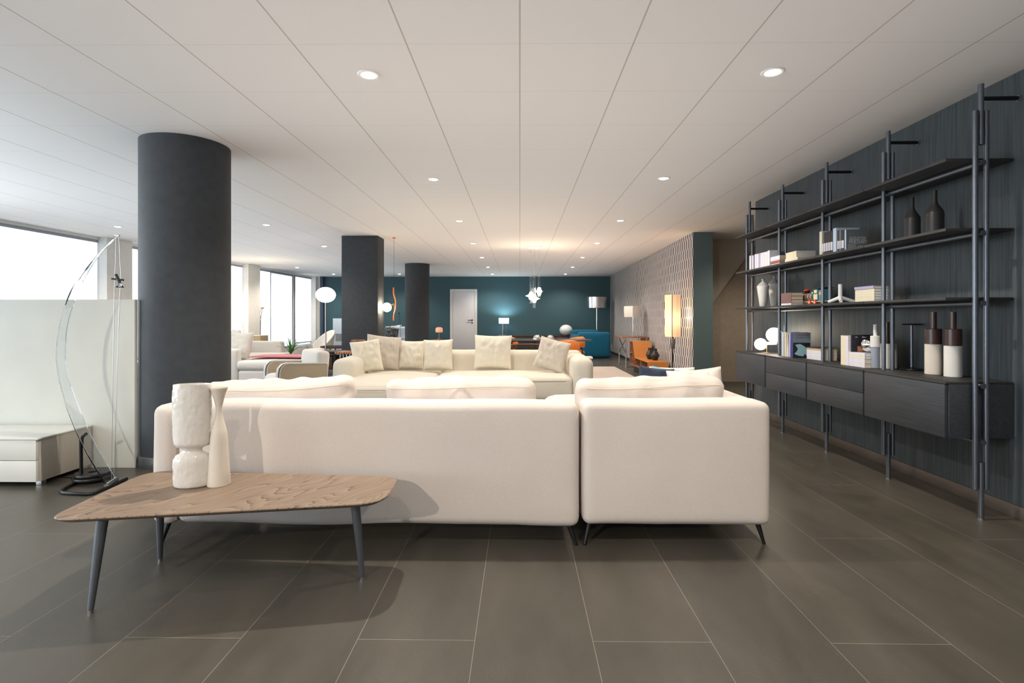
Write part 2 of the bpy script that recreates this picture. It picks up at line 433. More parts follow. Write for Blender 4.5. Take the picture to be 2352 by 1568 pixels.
            if wr:
                s_ = Vector((seed * 7.3, seed * 3.1, seed * 1.7))
                w1 = noise.noise((res + s_) * ws) * wr
                w2 = noise.noise(Vector((res.x * 2.5, res.y * 2.5, res.z * 0.8)) * ws + s_) * wr * 0.6
                res += nrm * (w1 + w2)
            res += c
            if fn: res = fn(res)
            idx[key] = len(vs); vs.append(res); return idx[key]
        L = [len(a) for a in A]
        def quad(a, b, c_, d): fs.append((vert(*a), vert(*b), vert(*c_), vert(*d)))
        for i in range(L[0] - 1):
            for j in range(L[1] - 1):
                quad((i, j, 0), (i, j + 1, 0), (i + 1, j + 1, 0), (i + 1, j, 0))
                k = L[2] - 1; quad((i, j, k), (i + 1, j, k), (i + 1, j + 1, k), (i, j + 1, k))
        for i in range(L[0] - 1):
            for k in range(L[2] - 1):
                quad((i, 0, k), (i + 1, 0, k), (i + 1, 0, k + 1), (i, 0, k + 1))
                j = L[1] - 1; quad((i, j, k), (i, j, k + 1), (i + 1, j, k + 1), (i + 1, j, k))
        for j in range(L[1] - 1):
            for k in range(L[2] - 1):
                quad((0, j, k), (0, j, k + 1), (0, j + 1, k + 1), (0, j + 1, k))
                i = L[0] - 1; quad((i, j, k), (i, j + 1, k), (i, j + 1, k + 1), (i, j, k + 1))
        return self.add(vs, fs, mi, M)
    def pillow(self, w, h, t, seed=0, M=None, mi=0, n=30, dent=0.0):
        """knife-edged scatter cushion standing in the XZ plane, bottom edge at z=0"""
        vs = []; fs = []; s_ = Vector((seed * 5.1, seed * 2.3, 0))
        for side in (1, -1):
            o = len(vs)
            for i in range(n + 1):
                for j in range(n + 1):
                    u = 2 * i / n - 1; v = 2 * j / n - 1
                    x = u * w / 2 * (1 - 0.055 * (1 - v * v) * abs(u)); z = v * h / 2 * (1 - 0.055 * (1 - u * u) * abs(v))
                    e = max(0.0, (1 - abs(u) ** 3.2)) ** 0.55 * max(0.0, (1 - abs(v) ** 3.2)) ** 0.55
                    y = t / 2 * e
                    wr = noise.noise(Vector((u * 3, v * 3, side)) + s_) * 0.10 * t + abs(noise.noise(Vector((u * 7, v * 2.2, side * 3)) + s_)) * 0.13 * t
                    y += wr * min(1, e * 1.6)
                    if dent: z -= dent * max(0, v) * (1 - u * u) ** 1.5
                    vs.append(Vector((x, side * y, z + h / 2)))
            for i in range(n):
                for j in range(n):
                    a = o + i * (n + 1) + j; q = (a, a + n + 1, a + n + 2, a + 1)
                    fs.append(q if side == -1 else q[::-1])
        return self.add(vs, fs, mi, M)
    def build(self, name, mats, parent=None, smooth=40, weld=True):
        me = bpy.data.meshes.new(name)
        me.from_pydata([tuple(p) for p in self.v], [], self.f)
        if not isinstance(mats, (list, tuple)): mats = [mats]
        for m in mats: me.materials.append(m)
        me.polygons.foreach_set('material_index', self.mi)
        if weld:
            bm = bmesh.new(); bm.from_mesh(me); bmesh.ops.remove_doubles(bm, verts=bm.verts, dist=1e-5); 
            bmesh.ops.recalc_face_normals(bm, faces=bm.faces); bm.to_mesh(me); bm.free()
        if smooth:
            me.polygons.foreach_set('use_smooth', [True] * len(me.polygons))
            me.set_sharp_from_angle(angle=math.radians(smooth))
        me.update()
        o = bpy.data.objects.new(name, me); C.objects.link(o)
        if parent: o.parent = parent
        return o

def tag(o, label, cat, group=None, kind=None):
    o['label'] = label; o['category'] = cat
    if group: o['group'] = group
    if kind: o['kind'] = kind
    return o
def thing(name, label, cat, loc=(0, 0, 0), rz=0, group=None):
    o = bpy.data.objects.new(name, None); C.objects.link(o); o.empty_display_size = 0.1
    o.location = loc; o.rotation_euler = (0, 0, rz)
    return tag(o, label, cat, group)
def struct(name, mb, m, smooth=30):
    o = mb.build(name, m, None, smooth); o['kind'] = 'structure'; return o
def dup(root, loc, rz=None, label=None):
    def cp(o, par):
        c = o.copy(); C.objects.link(c); c.parent = par
        for ch in o.children: cp(ch, c)
        return c
    r = cp(root, None); r.location = loc
    if rz is not None: r.rotation_euler = (0, 0, rz)
    if label: r['label'] = label
    return r
def light(kind, name, loc, energy, col, parent=None, **kw):
    d = bpy.data.lights.new(name, kind); d.energy = energy; d.color = col
    for k, v in kw.items(): setattr(d, k, v)
    o = bpy.data.objects.new(name, d); C.objects.link(o); o.location = loc
    if parent: o.parent = parent
    return o
def rounded(corners, seg=8):
    """closed polygon whose corners (x, y, radius) are rounded"""
    out = []; n = len(corners)
    for i in range(n):
        p = Vector(corners[i][:2]); a = Vector(corners[i - 1][:2]); b = Vector(corners[(i + 1) % n][:2]); r = corners[i][2]
        q0 = p + (a - p).normalized() * r; q1 = p + (b - p).normalized() * r
        for k in range(seg + 1):
            t = k / seg; out.append(tuple(q0 * (1 - t) ** 2 + p * 2 * t * (1 - t) + q1 * t * t))
    return out
def inset(poly, d):
    out = []; n = len(poly)
    for i in range(n):
        a, b = Vector(poly[i - 1]), Vector(poly[(i + 1) % n]); t = (b - a)
        if t.length < 1e-9: t = Vector((1, 0))
        t.normalize(); out.append((poly[i][0] - t.y * d, poly[i][1] + t.x * d))
    return out
def Rz(a): return Matrix.Rotation(a, 4, 'Z')
def Rx(a): return Matrix.Rotation(a, 4, 'X')
def Ry(a): return Matrix.Rotation(a, 4, 'Y')
def T(*p): return Matrix.Translation(Vector(p))
def text_mesh(s, size, name, m, parent, M, spacing=1.0):
    cu = bpy.data.curves.new(name, 'FONT'); cu.body = s; cu.size = size; cu.extrude = 0.0006; cu.align_x = 'CENTER'; cu.align_y = 'CENTER'
    cu.space_character = spacing; cu.resolution_u = 2
    t = bpy.data.objects.new(name, cu); C.objects.link(t)
    dg = bpy.context.evaluated_depsgraph_get(); me = bpy.data.meshes.new_from_object(t.evaluated_get(dg))
    bpy.data.objects.remove(t); me.transform(M); me.materials.clear(); me.materials.append(m)
    o = bpy.data.objects.new(name, me); C.objects.link(o)
    if parent: o.parent = parent
    return o
ORD = ['first', 'second', 'third', 'fourth', 'fifth', 'sixth', 'seventh', 'eighth', 'ninth', 'tenth', 'eleventh', 'twelfth', 'thirteenth', 'fourteenth']

# ============================================================ THE ROOM
YB, YF = -4.0, 18.65            # wall behind the camera, far wall
XR = 2.935                      # wall behind the wall unit
def XL(y): return -7.62 + 0.037 * (y - 7.7)

struct('floor', MB().box(-9.2, 6.4, YB - 0.3, YF + 0.4, -0.1, 0), M_floor)
struct('ceiling', MB().box(-8.4, 6.4, YB - 0.3, YF + 0.4, CEIL, CEIL + 0.15), M_ceil)
struct('wall_right', MB().box(XR, XR + 0.16, YB, 6.74, 0, CEIL), M_wallR)
struct('baseboard_right', MB().box(XR - 0.014, XR, YB, 6.74, 0, 0.078, 0.002), M_skirt)
struct('wall_behind', MB().box(-8.2, 6.4, YB - 0.2, YB, 0, CEIL), M_white)
struct('wall_far', MB().box(-6.92, 6.4, YF, YF + 0.2, 0, CEIL), M_teal)
struct('wall_far_stub', MB().box(-7.9, -6.92, YF - 0.02, YF + 0.2, 0, CEIL), M_white)
struct('trim_1', MB().box(-6.92, -6.82, YF - 0.12, YF, 0, CEIL), mat('dark_blue_paint', (0.035, 0.06, 0.10), 0.6))
# recess beside the wall unit
struct('wall_recess', MB().box(3.1, 6.4, 10.1, 10.3, 0, CEIL), M_beige)
struct('wall_recess_side', MB().box(5.6, 5.8, 6.5, 10.1, 0, CEIL), M_beige)
struct('wall_recess_front', MB().box(XR + 0.16, 5.8, 6.58, 6.74, 0, CEIL), M_beige)
# underside of a stair crossing the recess
mb = MB(); y0, y1 = 9.93, 10.1
pr = [(3.25, 1.07), (4.40, CEIL), (3.25, CEIL)]
mb.add([(x, y0, z) for x, z in pr] + [(x, y1, z) for x, z in pr], [(0, 1, 2), (5, 4, 3), (0, 3, 4, 1), (1, 4, 5, 2), (2, 5, 3, 0)])
struct('stair_soffit', mb, M_taupe)
# partition papered with stretched hexagons, its end face and far return painted
p0, p1 = Vector((2.918, 9.1)), Vector((3.128, 18.6))
mb = MB(); w = 0.33
mb.add([(p0.x, p0.y, 0), (p0.x + w, p0.y, 0), (p0.x + w, p0.y, CEIL), (p0.x, p0.y, CEIL),
        (p1.x, YF, 0), (p1.x + w, YF, 0), (p1.x + w, YF, CEIL), (p1.x, YF, CEIL)],
       [(0, 1, 2, 3), (1, 5, 6, 2), (4, 7, 6, 5), (3, 2, 6, 7)], 1)
mb.add([(p0.x, p0.y, 0), (p1.x, YF, 0), (p1.x, YF, CEIL), (p0.x, p0.y, CEIL)], [(0, 3, 2, 1)], 0)
struct('wall_hexagon', mb, [M_hex, M_tealgrey])
mb = MB(); mb.add([(p0.x - .012, p0.y, 0), (p1.x - .012, YF, 0), (p1.x - .012, YF, .07), (p0.x - .012, p0.y, .07), (p0.x + .01, p0.y, 0), (p1.x + .01, YF, 0), (p1.x + .01, YF, .07), (p0.x + .01, p0.y, .07)],
  [(0, 3, 2, 1), (3, 7, 6, 2), (0, 4, 7, 3)])
struct('baseboard_hexagon', mb, mat('dark_baseboard', (0.03, 0.05, 0.06), 0.4))

# window side: piers, lintel, sill and roller blinds
def piece_left(name, ya, yb, z0, z1, thick, m, off=0.0, kind=True, parent=None):
    mb = MB(); xa, xb = XL(ya) + off, XL(yb) + off
    mb.add([(xa, ya, z0), (xb, yb, z0), (xb, yb, z1), (xa, ya, z1), (xa - thick, ya, z0), (xb - thick, yb, z0), (xb - thick, yb, z1), (xa - thick, ya, z1)],
           [(0, 1, 2, 3), (4, 7, 6, 5), (0, 3, 7, 4), (1, 5, 6, 2), (3, 2, 6, 7), (0, 4, 5, 1)])
    o = mb.build(name, m, parent, 30)
    if not parent and kind: o['kind'] = 'structure'
    return o
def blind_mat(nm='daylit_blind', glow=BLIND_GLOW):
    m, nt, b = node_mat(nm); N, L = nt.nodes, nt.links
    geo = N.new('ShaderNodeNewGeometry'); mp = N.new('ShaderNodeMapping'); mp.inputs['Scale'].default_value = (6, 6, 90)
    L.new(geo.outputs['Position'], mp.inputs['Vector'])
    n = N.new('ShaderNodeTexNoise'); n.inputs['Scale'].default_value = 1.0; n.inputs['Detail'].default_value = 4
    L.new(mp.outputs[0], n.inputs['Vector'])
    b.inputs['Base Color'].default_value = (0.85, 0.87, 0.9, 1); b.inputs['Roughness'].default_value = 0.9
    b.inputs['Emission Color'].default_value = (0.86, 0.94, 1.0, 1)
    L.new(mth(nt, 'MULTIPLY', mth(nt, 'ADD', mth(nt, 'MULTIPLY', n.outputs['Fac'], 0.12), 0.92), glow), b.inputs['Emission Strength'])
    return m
M_blind = blind_mat(); M_blind2 = blind_mat('dim_glow_blind', 0.2); M_blind3 = blind_mat('boosted_glow_blind', 6.5)  # blind glow stands for daylight; unseen side blinds glow stronger to light the room
M_frame = mat('grey_window_frame', (0.28, 0.30, 0.33), 0.5, var=0.03)
M_framew = mat('white_window_frame', (0.75, 0.77, 0.8), 0.5, var=0.03)
piece_left('wall_left', YB, YF, 2.585, CEIL, 0.25, M_white)
piece_left('wall_left_sill', YB, YF, 0, 0.26, 0.25, M_white, off=0.03)
for i, (a, b_) in enumerate(((-4.0, -3.6), (2.2, 2.7), (9.52, 10.12), (14.2, 14.8), (18.5, 18.65))):
    piece_left('wall_left_pier', a, b_, 0, 2.63, 0.35, M_white, off=0.16)
wins = [(-3.6, 2.2, 1), (2.7, 6.05, 1), (6.05, 9.52, 1), (10.12, 14.2, 1), (14.8, 15.68, 1), (15.68, 17.28, 0), (17.28, 18.5, 1)]
for i, (a, b_, bl) in enumerate(wins):
    wf = piece_left('window_%d' % (i + 1), a, b_, 0.26, 0.31, 0.09, M_framew if bl else M_frame)
    piece_left('window_head', a, b_, 2.53, 2.585, 0.09, M_frame, parent=wf)
    piece_left('window_jamb', a, a + 0.045, 0.31, 2.53, 0.08, M_framew if bl else M_frame, parent=wf)
    piece_left('window_jamb', b_ - 0.045, b_, 0.31, 2.53, 0.08, M_framew if bl else M_frame, parent=wf)
    if bl:
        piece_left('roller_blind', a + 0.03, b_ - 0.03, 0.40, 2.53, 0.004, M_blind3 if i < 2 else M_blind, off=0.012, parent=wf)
        piece_left('blind_rail', a + 0.03, b_ - 0.03, 0.37, 0.40, 0.02, M_frame, off=0.02, parent=wf)
    else:
        piece_left('glass_pane', a + 0.045, b_ - 0.045, 0.31, 2.53, 0.01, M_glass, off=-0.03, parent=wf)
        piece_left('window_mullion', b_ - 0.13, b_ - 0.08, 0.31, 2.53, 0.05, M_framew, parent=wf)
# added unseen shop front behind the camera; its glowing blinds brighten the room
for i, (a, b_) in enumerate(((-7.6, -4.9), (-4.7, -2.0), (-1.8, 0.9), (1.1, 2.85))):
    wf = struct('window_%d' % (i + 8), MB().box(a, b_, YB, YB + 0.08, 0.2, 0.28, 0.004), M_framew)
    MB().box(a, b_, YB, YB + 0.08, 2.45, 2.52, 0.004).box(a, a + .05, YB, YB + .08, .28, 2.45, .004).box(b_ - .05, b_, YB, YB + .08, .28, 2.45, .004).build('window_frame', M_framew, wf)
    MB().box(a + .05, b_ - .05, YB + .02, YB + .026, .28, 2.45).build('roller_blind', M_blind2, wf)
# pale terrace outside the clear window
o = MB().box(-16, -13.6, 14, 30, -0.1, 1.3, 0.02).build('terrace_wall', mat('pale_render', (0.8, 0.82, 0.85), 0.8)); tag(o, 'pale rendered terrace wall outside the clear window', 'wall')  # one even pale wall colour

# door in the teal wall
a = at(1034, 664, YF); b_ = at(1096, 664, YF); dx0, dx1, dz = a.x, b_.x, a.z
M_door = mat('white_door_paint', (0.72, 0.72, 0.75), 0.5, var=0.02)
mb = MB(); fw = 0.085
for q in ((dx0, dx0 + fw, 0, dz - fw), (dx1 - fw, dx1, 0, dz - fw), (dx0, dx1, dz - fw, dz)): mb.box(q[0], q[1], YF - 0.035, YF, q[2], q[3])
dr = struct('door_1', mb, M_door)
MB().box(dx0 + fw + .004, dx1 - fw - .004, YF - 0.022, YF - .001, 0.005, dz - fw - .004, 0.003).build('door_leaf', M_door, dr)
hd = MB(); hz = at(1088, 735, YF).z; hx = dx1 - fw - 0.09
hd.cyl((hx, YF - .022, hz), (hx, YF - .03, hz), 0.028, n=16); hd.cyl((hx, YF - .03, hz), (hx, YF - .075, hz), 0.009, n=10); hd.tube([(hx, YF - .07, hz), (hx - .06, YF - .075, hz), (hx - .14, YF - .075, hz)], 0.011)
hd.cyl((hx, YF - .022, hz - .095), (hx, YF - .03, hz - .095), 0.026, n=16)
h_ = hd.build('door_handle', M_black, dr); h_['label'] = 'black lever handle and lock rosette'

# ------------------------------------------------------------ columns
def round_col(x, y, r, label):
    t = thing('round_column', label, 'column', (x, y, 0))
    MB().lathe([(r, 0.0), (r, CEIL)], 72).build('shaft', M_col, t)
    MB().lathe([(r + .001, 0), (r + 0.016, 0), (r + 0.016, 0.085), (r + .012, 0.09), (r + .001, 0.09)], 72).build('skirting_ring', mat('dark_skirting', (0.09, 0.095, 0.10), 0.35, 0.3), t)
round_col(-2.81, 4.49, 0.335, 'massive round charcoal column standing beside the cream sofa and glass lamp')
round_col(-2.745, 14.35, 0.325, 'round charcoal column in the far part of the room near the white door')
t = thing('square_column', 'square charcoal column in the middle of the room behind the back sofa', 'column', (-2.81, 9.61, 0))
MB().box(-.32, .32, -.215, .215, 0, CEIL, 0.004).build('shaft', M_col, t)
MB().box(-.335, .335, -.23, .23, 0, .085, 0.003).build('skirting_ring', MATS['dark_skirting'], t)

# ------------------------------------------------------------ downlights
def downlight(x, y, label):
    t = thing('ceiling_downlight', label, 'ceiling light', (x, y, CEIL), 0, 'recessed downlights in the tiled ceiling')
    MB().lathe([(0.046, -0.001), (0.046, -0.006), (0.060, -0.007), (0.068, -0.001)], 32).build('trim_ring', M_white, t)
    MB().lathe([(0.0001, -0.006), (0.03, -0.010), (0.044, -0.004), (0.044, -0.001)], 24).build('bulb', M_bulb, t)
    return t
def spot_under(t, x, y, W_=None, aim=None, size=2.5, col=(1.0, 0.88, 0.74)):
    l = light('SPOT', 'lamp_beam', (0, 0, -0.03), W_ or SPOT_W, col, t, spot_size=size, spot_blend=0.65, shadow_soft_size=0.03)
    if aim is not None:
        l.rotation_euler = (Vector(aim) - Vector((x, y, CEIL))).to_track_quat('-Z', 'Y').to_euler()
rows = [('the row over the near end of the cream sofa', -0.90, 0.79, 8), ('the row nearest the dark wall unit', 1.49, 0.79, 8)]
proto = None
def place_dl(x, y, label, **k):
    global proto
    if proto is None: proto = downlight(x, y, label); t = proto
    else:
        t = proto.copy(); C.objects.link(t); t.location = (x, y, CEIL); t['label'] = label
        for ch in [c for c in proto.children if c.type == 'MESH']:
            c = ch.copy(); C.objects.link(c); c.parent = t
    spot_under(t, x, y, **k)
for nm, x, y0_, cnt in rows:
    for k in range(cnt):
        place_dl(x, y0_ + 2.4 * k, 'small lit recessed downlight, %s in %s' % (ORD[k], nm), W_={(0, -0.90): 45, (1, -0.90): 190, (0, 1.49): 130, (1, 1.49): 110}.get((k, x)))
for k, y in enumerate((0.79, 3.6, 5.9, 8.28, 10.75, 17.49)):
    if k in (1, 2): continue
    place_dl(-3.93, y, 'small lit recessed downlight, %s in the row above the columns' % ORD[k])
for k, y in enumerate((3.6, 8.4, 13.29, 15.24)):
    place_dl(-6.35, y, 'small lit recessed downlight, %s in the row beside the windows' % ORD[k])
place_dl(-6.09, 17.49, 'small lit recessed downlight in the far corner beside the windows')
place_dl(-2.6, -2.6, 'small lit recessed downlight behind the camera', W_=430, aim=(-1.45, 2.7, 0.5), size=1.1)
place_dl(4.1, 8.3, 'added recessed downlight brightening the recess behind the wall unit', W_=90)  # added lamp that lifts the dark recess, no fitting known there
place_dl(1.49, -1.61, 'small lit recessed downlight behind the camera beside the wall unit', W_=150)

# ============================================================ FOREGROUND
# ------------------------------------------------------------ cream sofa, two modules seen from behind
def sofa_leg(parent, x, y, dx, dy, z=0.13):
    MB().cyl((x, y, z), (x + dx, y + dy, 0.004), 0.016, 0.008, 14).cyl((x + dx, y + dy, 0.006), (x + dx, y + dy, 0), 0.009, 0.009, 12).build('leg', M_blackmetal, parent)
def seam(parent, pts, r=0.0022):
    MB().tube(pts, r, 6).build('seam', M_sofaseam, parent)
YS = 2.765
t = thing('sofa', 'long cream linen sofa module seen from behind the wooden coffee table', 'sofa', (-0.81, YS, 0))
LX0, LX1 = -1.115, 1.118
def sag(res):
    res.z += 0.006 * math.sin(res.x * 5) * (1 if res.z < 0.2 else 0) + 0.002 * math.sin(res.x * 9 + 1)
    return res
MB().soft(LX0 + 0.135, LX1, 0, 0.20, 0.108, 0.742, 0.045, (0, 0.010, 0.004), 0.003, 3, 1, n=26, fn=sag).build('backrest', M_sofa, t)
MB().soft(LX0, LX0 + 0.132, 0.002, 1.0, 0.10, 0.728, 0.05, (0.01, 0.004, 0.004), 0.003, 3, 2, n=20).build('armrest', M_sofa, t)
seam(t, [(LX0 + .134, 0.012, z) for z in (0.13, 0.3, 0.5, 0.70)])
MB().soft(LX0 + 0.133, LX1 - .05, 0.20, 1.0, 0.115, 0.30, 0.03, wr=0.002).build('seat_base', M_sofa, t)
for a, b_ in ((LX0 + 0.135, 0.07), (0.075, LX1 - 0.05)):
    MB().soft(a, b_, 0.20, 1.03, 0.295, 0.46, 0.06, (0, 0, 0.02), 0.006, 4, a).build('seat_cushion', M_sofa, t)
for x, y, dx, dy in ((LX0 + .07, .07, -.03, -.03), (LX1 - .06, .07, .045, -.03), (LX0 + .07, .92, -.03, .03), (LX1 - .10, .92, .03, .03)):
    sofa_leg(t, x, y, dx, dy)

t = thing('sofa', 'cream linen corner module of the sofa, its back nearest the dark wall unit', 'sofa', (0.325, YS + 0.004, 0), math.radians(1.6))
W2 = 0.98
MB().soft(0.0, W2, 0, 0.20, 0.108, 0.745, 0.042, (0.004, 0.010, 0.004), 0.003, 3, 5, n=22, fn=sag).build('backrest', M_sofa, t)
MB().soft(W2 - 0.17, W2, 0.17, 1.55, 0.112, 0.742, 0.045, (0.012, 0.0, 0.006), 0.003, 3, 6, n=24).build('armrest', M_sofa, t)
seam(t, [(0.028, 0.012, z) for z in (0.13, 0.3, 0.5, 0.71)])
MB().soft(0.004, W2 - 0.172, 0.20, 1.55, 0.115, 0.30, 0.03, wr=0.002).build('seat_base', M_sofa, t)
MB().soft(0.004, W2 - 0.175, 0.20, 1.58, 0.295, 0.46, 0.06, (0, 0, 0.025), 0.006, 4, 8).build('seat_cushion', M_sofa, t)
for x, y, dx, dy in ((.05, .07, -.035, -.03), (W2 - .055, .07, .03, -.03), (.05, 1.45, -.035, .03), (W2 - .055, 1.45, .03, .03)):
    sofa_leg(t, x, y, dx, dy)

def back_cushion(x0, x1, y, zt, tilt, roll, label, seed, thick=0.20, z0=0.476):
    cx = (x0 + x1) / 2; w = x1 - x0; h = zt - z0
    t = thing('back_cushion', label, 'cushion', (cx, y, z0), 0, 'loose back cushions of the cream sofa')
    M = Rx(tilt)
    def corner(res):
        u = res.x / (w / 2)
        res.z += roll * u * max(0, res.z / h) + 0.012 * math.cos(u * 2.2 + seed) * max(0, res.z / h)
        k = max(0.0, abs(u) - 0.82) / 0.18
        res.y += 0.016 * k * math.sin(res.z * 60 + seed) * 0.5
        return res
    MB().soft(-w / 2, w / 2, 0, thick, 0, h, 0.05, (0.012, 0.03, 0.014), 0.020, 5.0, seed, n=34, M=M, fn=corner).build('cover', M_sofa, t)
    pts = []
    for i in range(25):
        x = -w / 2 + 0.03 + (w - .06) * i / 24; u = x / (w / 2)
        z = h - 0.048 + roll * u + 0.012 * math.cos(u * 2.2 + seed) 
        pts.append(M @ Vector((x, -0.014 - 0.014 * (1 - u * u), z)))
    MB().tube(pts, 0.003, 6).build('piping', mat('linen_piping', (0.66, 0.56, 0.48), 0.9), t)
back_cushion(-1.80, -0.985, 3.0, 0.832, -0.10, 0.018, 'plump cream back cushion behind the tall vases, its free corner raised', 3)
back_cushion(-0.765, 0.085, 3.0, 0.838, -0.10, -0.008, 'plump cream back cushion in the middle of the long sofa module', 11)
back_cushion(0.345, 1.155, 3.02, 0.842, -0.10, 0.0, 'plump cream back cushion on the corner sofa module', 17)

def scatter(name, label, cat, loc, w, h, th, m, rz=0, rx=0, ry=0, seed=0, group=None, mats=None):
    t = thing(name, label, cat, loc, 0, group)
    MB().pillow(w, h, th, seed, M=Rz(rz) @ Rx(rx) @ Ry(ry)).build('cover', m, t, 60)
    return t
scatter('scatter_cushion', 'cream scatter cushion with one pointed corner up behind the corner module cushion', 'cushion', (1.135, 3.40, 0.475), 0.34, 0.395, 0.15, M_sofa, rz=-0.35, rx=-0.25, ry=-0.12, seed=4)
scatter('scatter_cushion', 'white scatter cushion lying low behind the blue cushions', 'cushion', (1.16, 4.10, 0.475), 0.34, 0.345, 0.14, M_whitefab, rz=-0.2, rx=-0.3, seed=9)
scatter('scatter_cushion', 'crumpled navy scatter cushion on the corner module', 'cushion', (0.925, 3.70, 0.475), 0.26, 0.375, 0.13, M_navy_f, rz=0.15, rx=-0.2, ry=0.12, seed=5)
scatter('scatter_cushion', 'light blue scatter cushion next to the navy one', 'cushion', (1.06, 3.88, 0.475), 0.30, 0.355, 0.14, M_sky_f, rz=-0.3, rx=-0.3, ry=0.1, seed=6)
# throw over the seat edge, visible between cushions
def cloth(name, label, pts_a, pts_b, m, th=0.008, cat='throw', seed=0):
    n = len(pts_a); k = 14; vs = []; fs = []
    for i in range(n):
        for j in range(k + 1):
            p = Vector(pts_a[i]).lerp(Vector(pts_b[i]), j / k)
            p.z += 0.012 * noise.noise(Vector((i * 0.8, j * 0.9, seed)))
            vs.append(p)
    for i in range(n - 1):
        for j in range(k): a = i * (k + 1) + j; fs.append((a, a + 1, a + k + 2, a + k + 1))
    o = MB().add(vs, fs).build(name, m, None, 80)
    md = o.modifiers.new('thick', 'SOLIDIFY'); md.thickness = th; md.offset = 1
    md2 = o.modifiers.new('sub', 'SUBSURF'); md2.levels = md2.render_levels = 1
    return tag(o, label, cat)
cloth('throw_blanket', 'fringed teal throw draped over the seat of the long sofa module',
      [(0.02, 3.18, .50), (0.02, 3.5, .49), (0.02, 3.78, .50), (.02, 3.86, .40), (.02, 3.88, .28)], [(0.27, 3.16, .50), (0.28, 3.5, .50), (0.3, 3.78, .51), (.3, 3.86, .42), (.3, 3.88, .3)], M_teal_f)
t = thing('ottoman', 'low oval pale fabric ottoman between the two sofas', 'ottoman', (0.62, 5.25, 0))
MB().soft(-.42, .42, -.36, .36, 0.06, 0.40, 0.16, (0, 0, .02), 0.003, 3, 2, n=18).build('seat', fabric('pale_lilac_weave', (0.66, 0.63, 0.62)), t)
MB().cyl((0, 0, 0), (0, 0, .07), .26, n=36).build('base', M_blackmetal, t)

# ------------------------------------------------------------ coffee table
TZ = 0.40
t = thing('coffee_table', 'smoked ash coffee table with rounded trapezoid top and three metal legs', 'coffee table', (-1.24, 2.40, 0))
o3 = Vector((-1.24, 2.40, 0))
poly = rounded([(-1.845, 2.050, 0.10), (-0.575, 2.272, 0.13), (-0.590, 2.640, 0.09), (-1.905, 2.742, 0.16)], 10)
poly = [(x - o3.x, y - o3.y) for x, y in poly]
n = len(poly); rings = [(inset(poly, 0.03), TZ - 0.024), (inset(poly, 0.004), TZ - 0.010), (poly, TZ - 0.004), (inset(poly, 0.003), TZ), (inset(poly, 0.030), TZ), (inset(poly, 0.058), TZ - 0.007)]
vs = []; fs = []
for pl, z in rings: vs += [(x, y, z) for x, y in pl]
for k in range(len(rings) - 1):
    for i in range(n): fs.append((k * n + i, k * n + (i + 1) % n, (k + 1) * n + (i + 1) % n, (k + 1) * n + i))
fs += [list(range(n))[::-1], list(range((len(rings) - 1) * n, len(rings) * n))]
MB().add(vs, fs).build('tabletop', M_tablewood, t, 35)
for (fx, fy), (tx, ty) in (((-1.721, 2.131), (-1.69, 2.155)), ((-1.753, 2.596), (-1.72, 2.545)), ((-.713, 2.423), (-.735, 2.385))):
    lg = MB().cyl((tx - o3.x, ty - o3.y, TZ - .022), (fx - o3.x, fy - o3.y, 0.012), 0.022, 0.011, 20).build('leg', M_gunmetal, t)
    MB().cyl((fx - o3.x, fy - o3.y, 0.013), (fx - o3.x, fy - o3.y, 0), 0.010, 0.009, 16).build('foot_cap', M_steel, lg)

# vases on it
def dimple(p):
    a = noise.noise(Vector((p.x * 62, p.y * 62, p.z * 55)))
    k = 1 + 0.040 * a + 0.02 * noise.noise(Vector((p.x * 12, p.y * 12, p.z * 9)))
    return Vector((p.x * k, p.y * k, p.z))
bs = atz(431, 1121, TZ - 0.006)
t = thing('vase', 'tall glossy white dimpled vase with a pinched waist', 'vase', (bs.x, bs.y + 0.035, TZ - 0.006))
prof = [(0.070, 0), (0.078, .006), (0.081, .03), (0.081, .08), (0.0805, .115), (.079, .130), (.070, .148), (.050, .158), (.043, .166), (.043, .176), (.052, .183), (.072, .190), (.079, .205), (.080, .25), (.083, .32), (.084, .38), (.082, .43), (.080, .470), (.0785, .478), (.075, .470), (.074, .40), (.072, .25), (.03, .20), (.0001, .198)]
fine = []
for i in range(len(prof) - 1):
    (r0, z0), (r1, z1) = prof[i], prof[i + 1]; k = max(1, int(abs(z1 - z0) / 0.008))
    fine += [(r0 + (r1 - r0) * j / k, z0 + (z1 - z0) * j / k) for j in range(k)]
fine.append(prof[-1])
MB().lathe(fine, 96, sx=1.0, sy=0.62, wob=dimple).build('body', M_ceram, t, 60)
t.rotation_euler = (0, 0, 0.25)
bs = atz(496, 1116, TZ - 0.006)
t = thing('vase', 'slim matte cream bottle vase with a flared trumpet mouth', 'vase', (bs.x, bs.y + 0.025, TZ - 0.006))
MB().lathe([(.050, 0), (.051, .004), (.046, .08), (.0385, .20), (.0345, .247), (.0335, .252), (.028, .275), (.020, .305), (.0145, .335), (.0135, .355), (.016, .385), (.024, .420), (.034, .446), (.0385, .455), (.0385, .459), (.032, .446), (.012, .36), (.001, .355)], 64).build('body', M_matte, t)

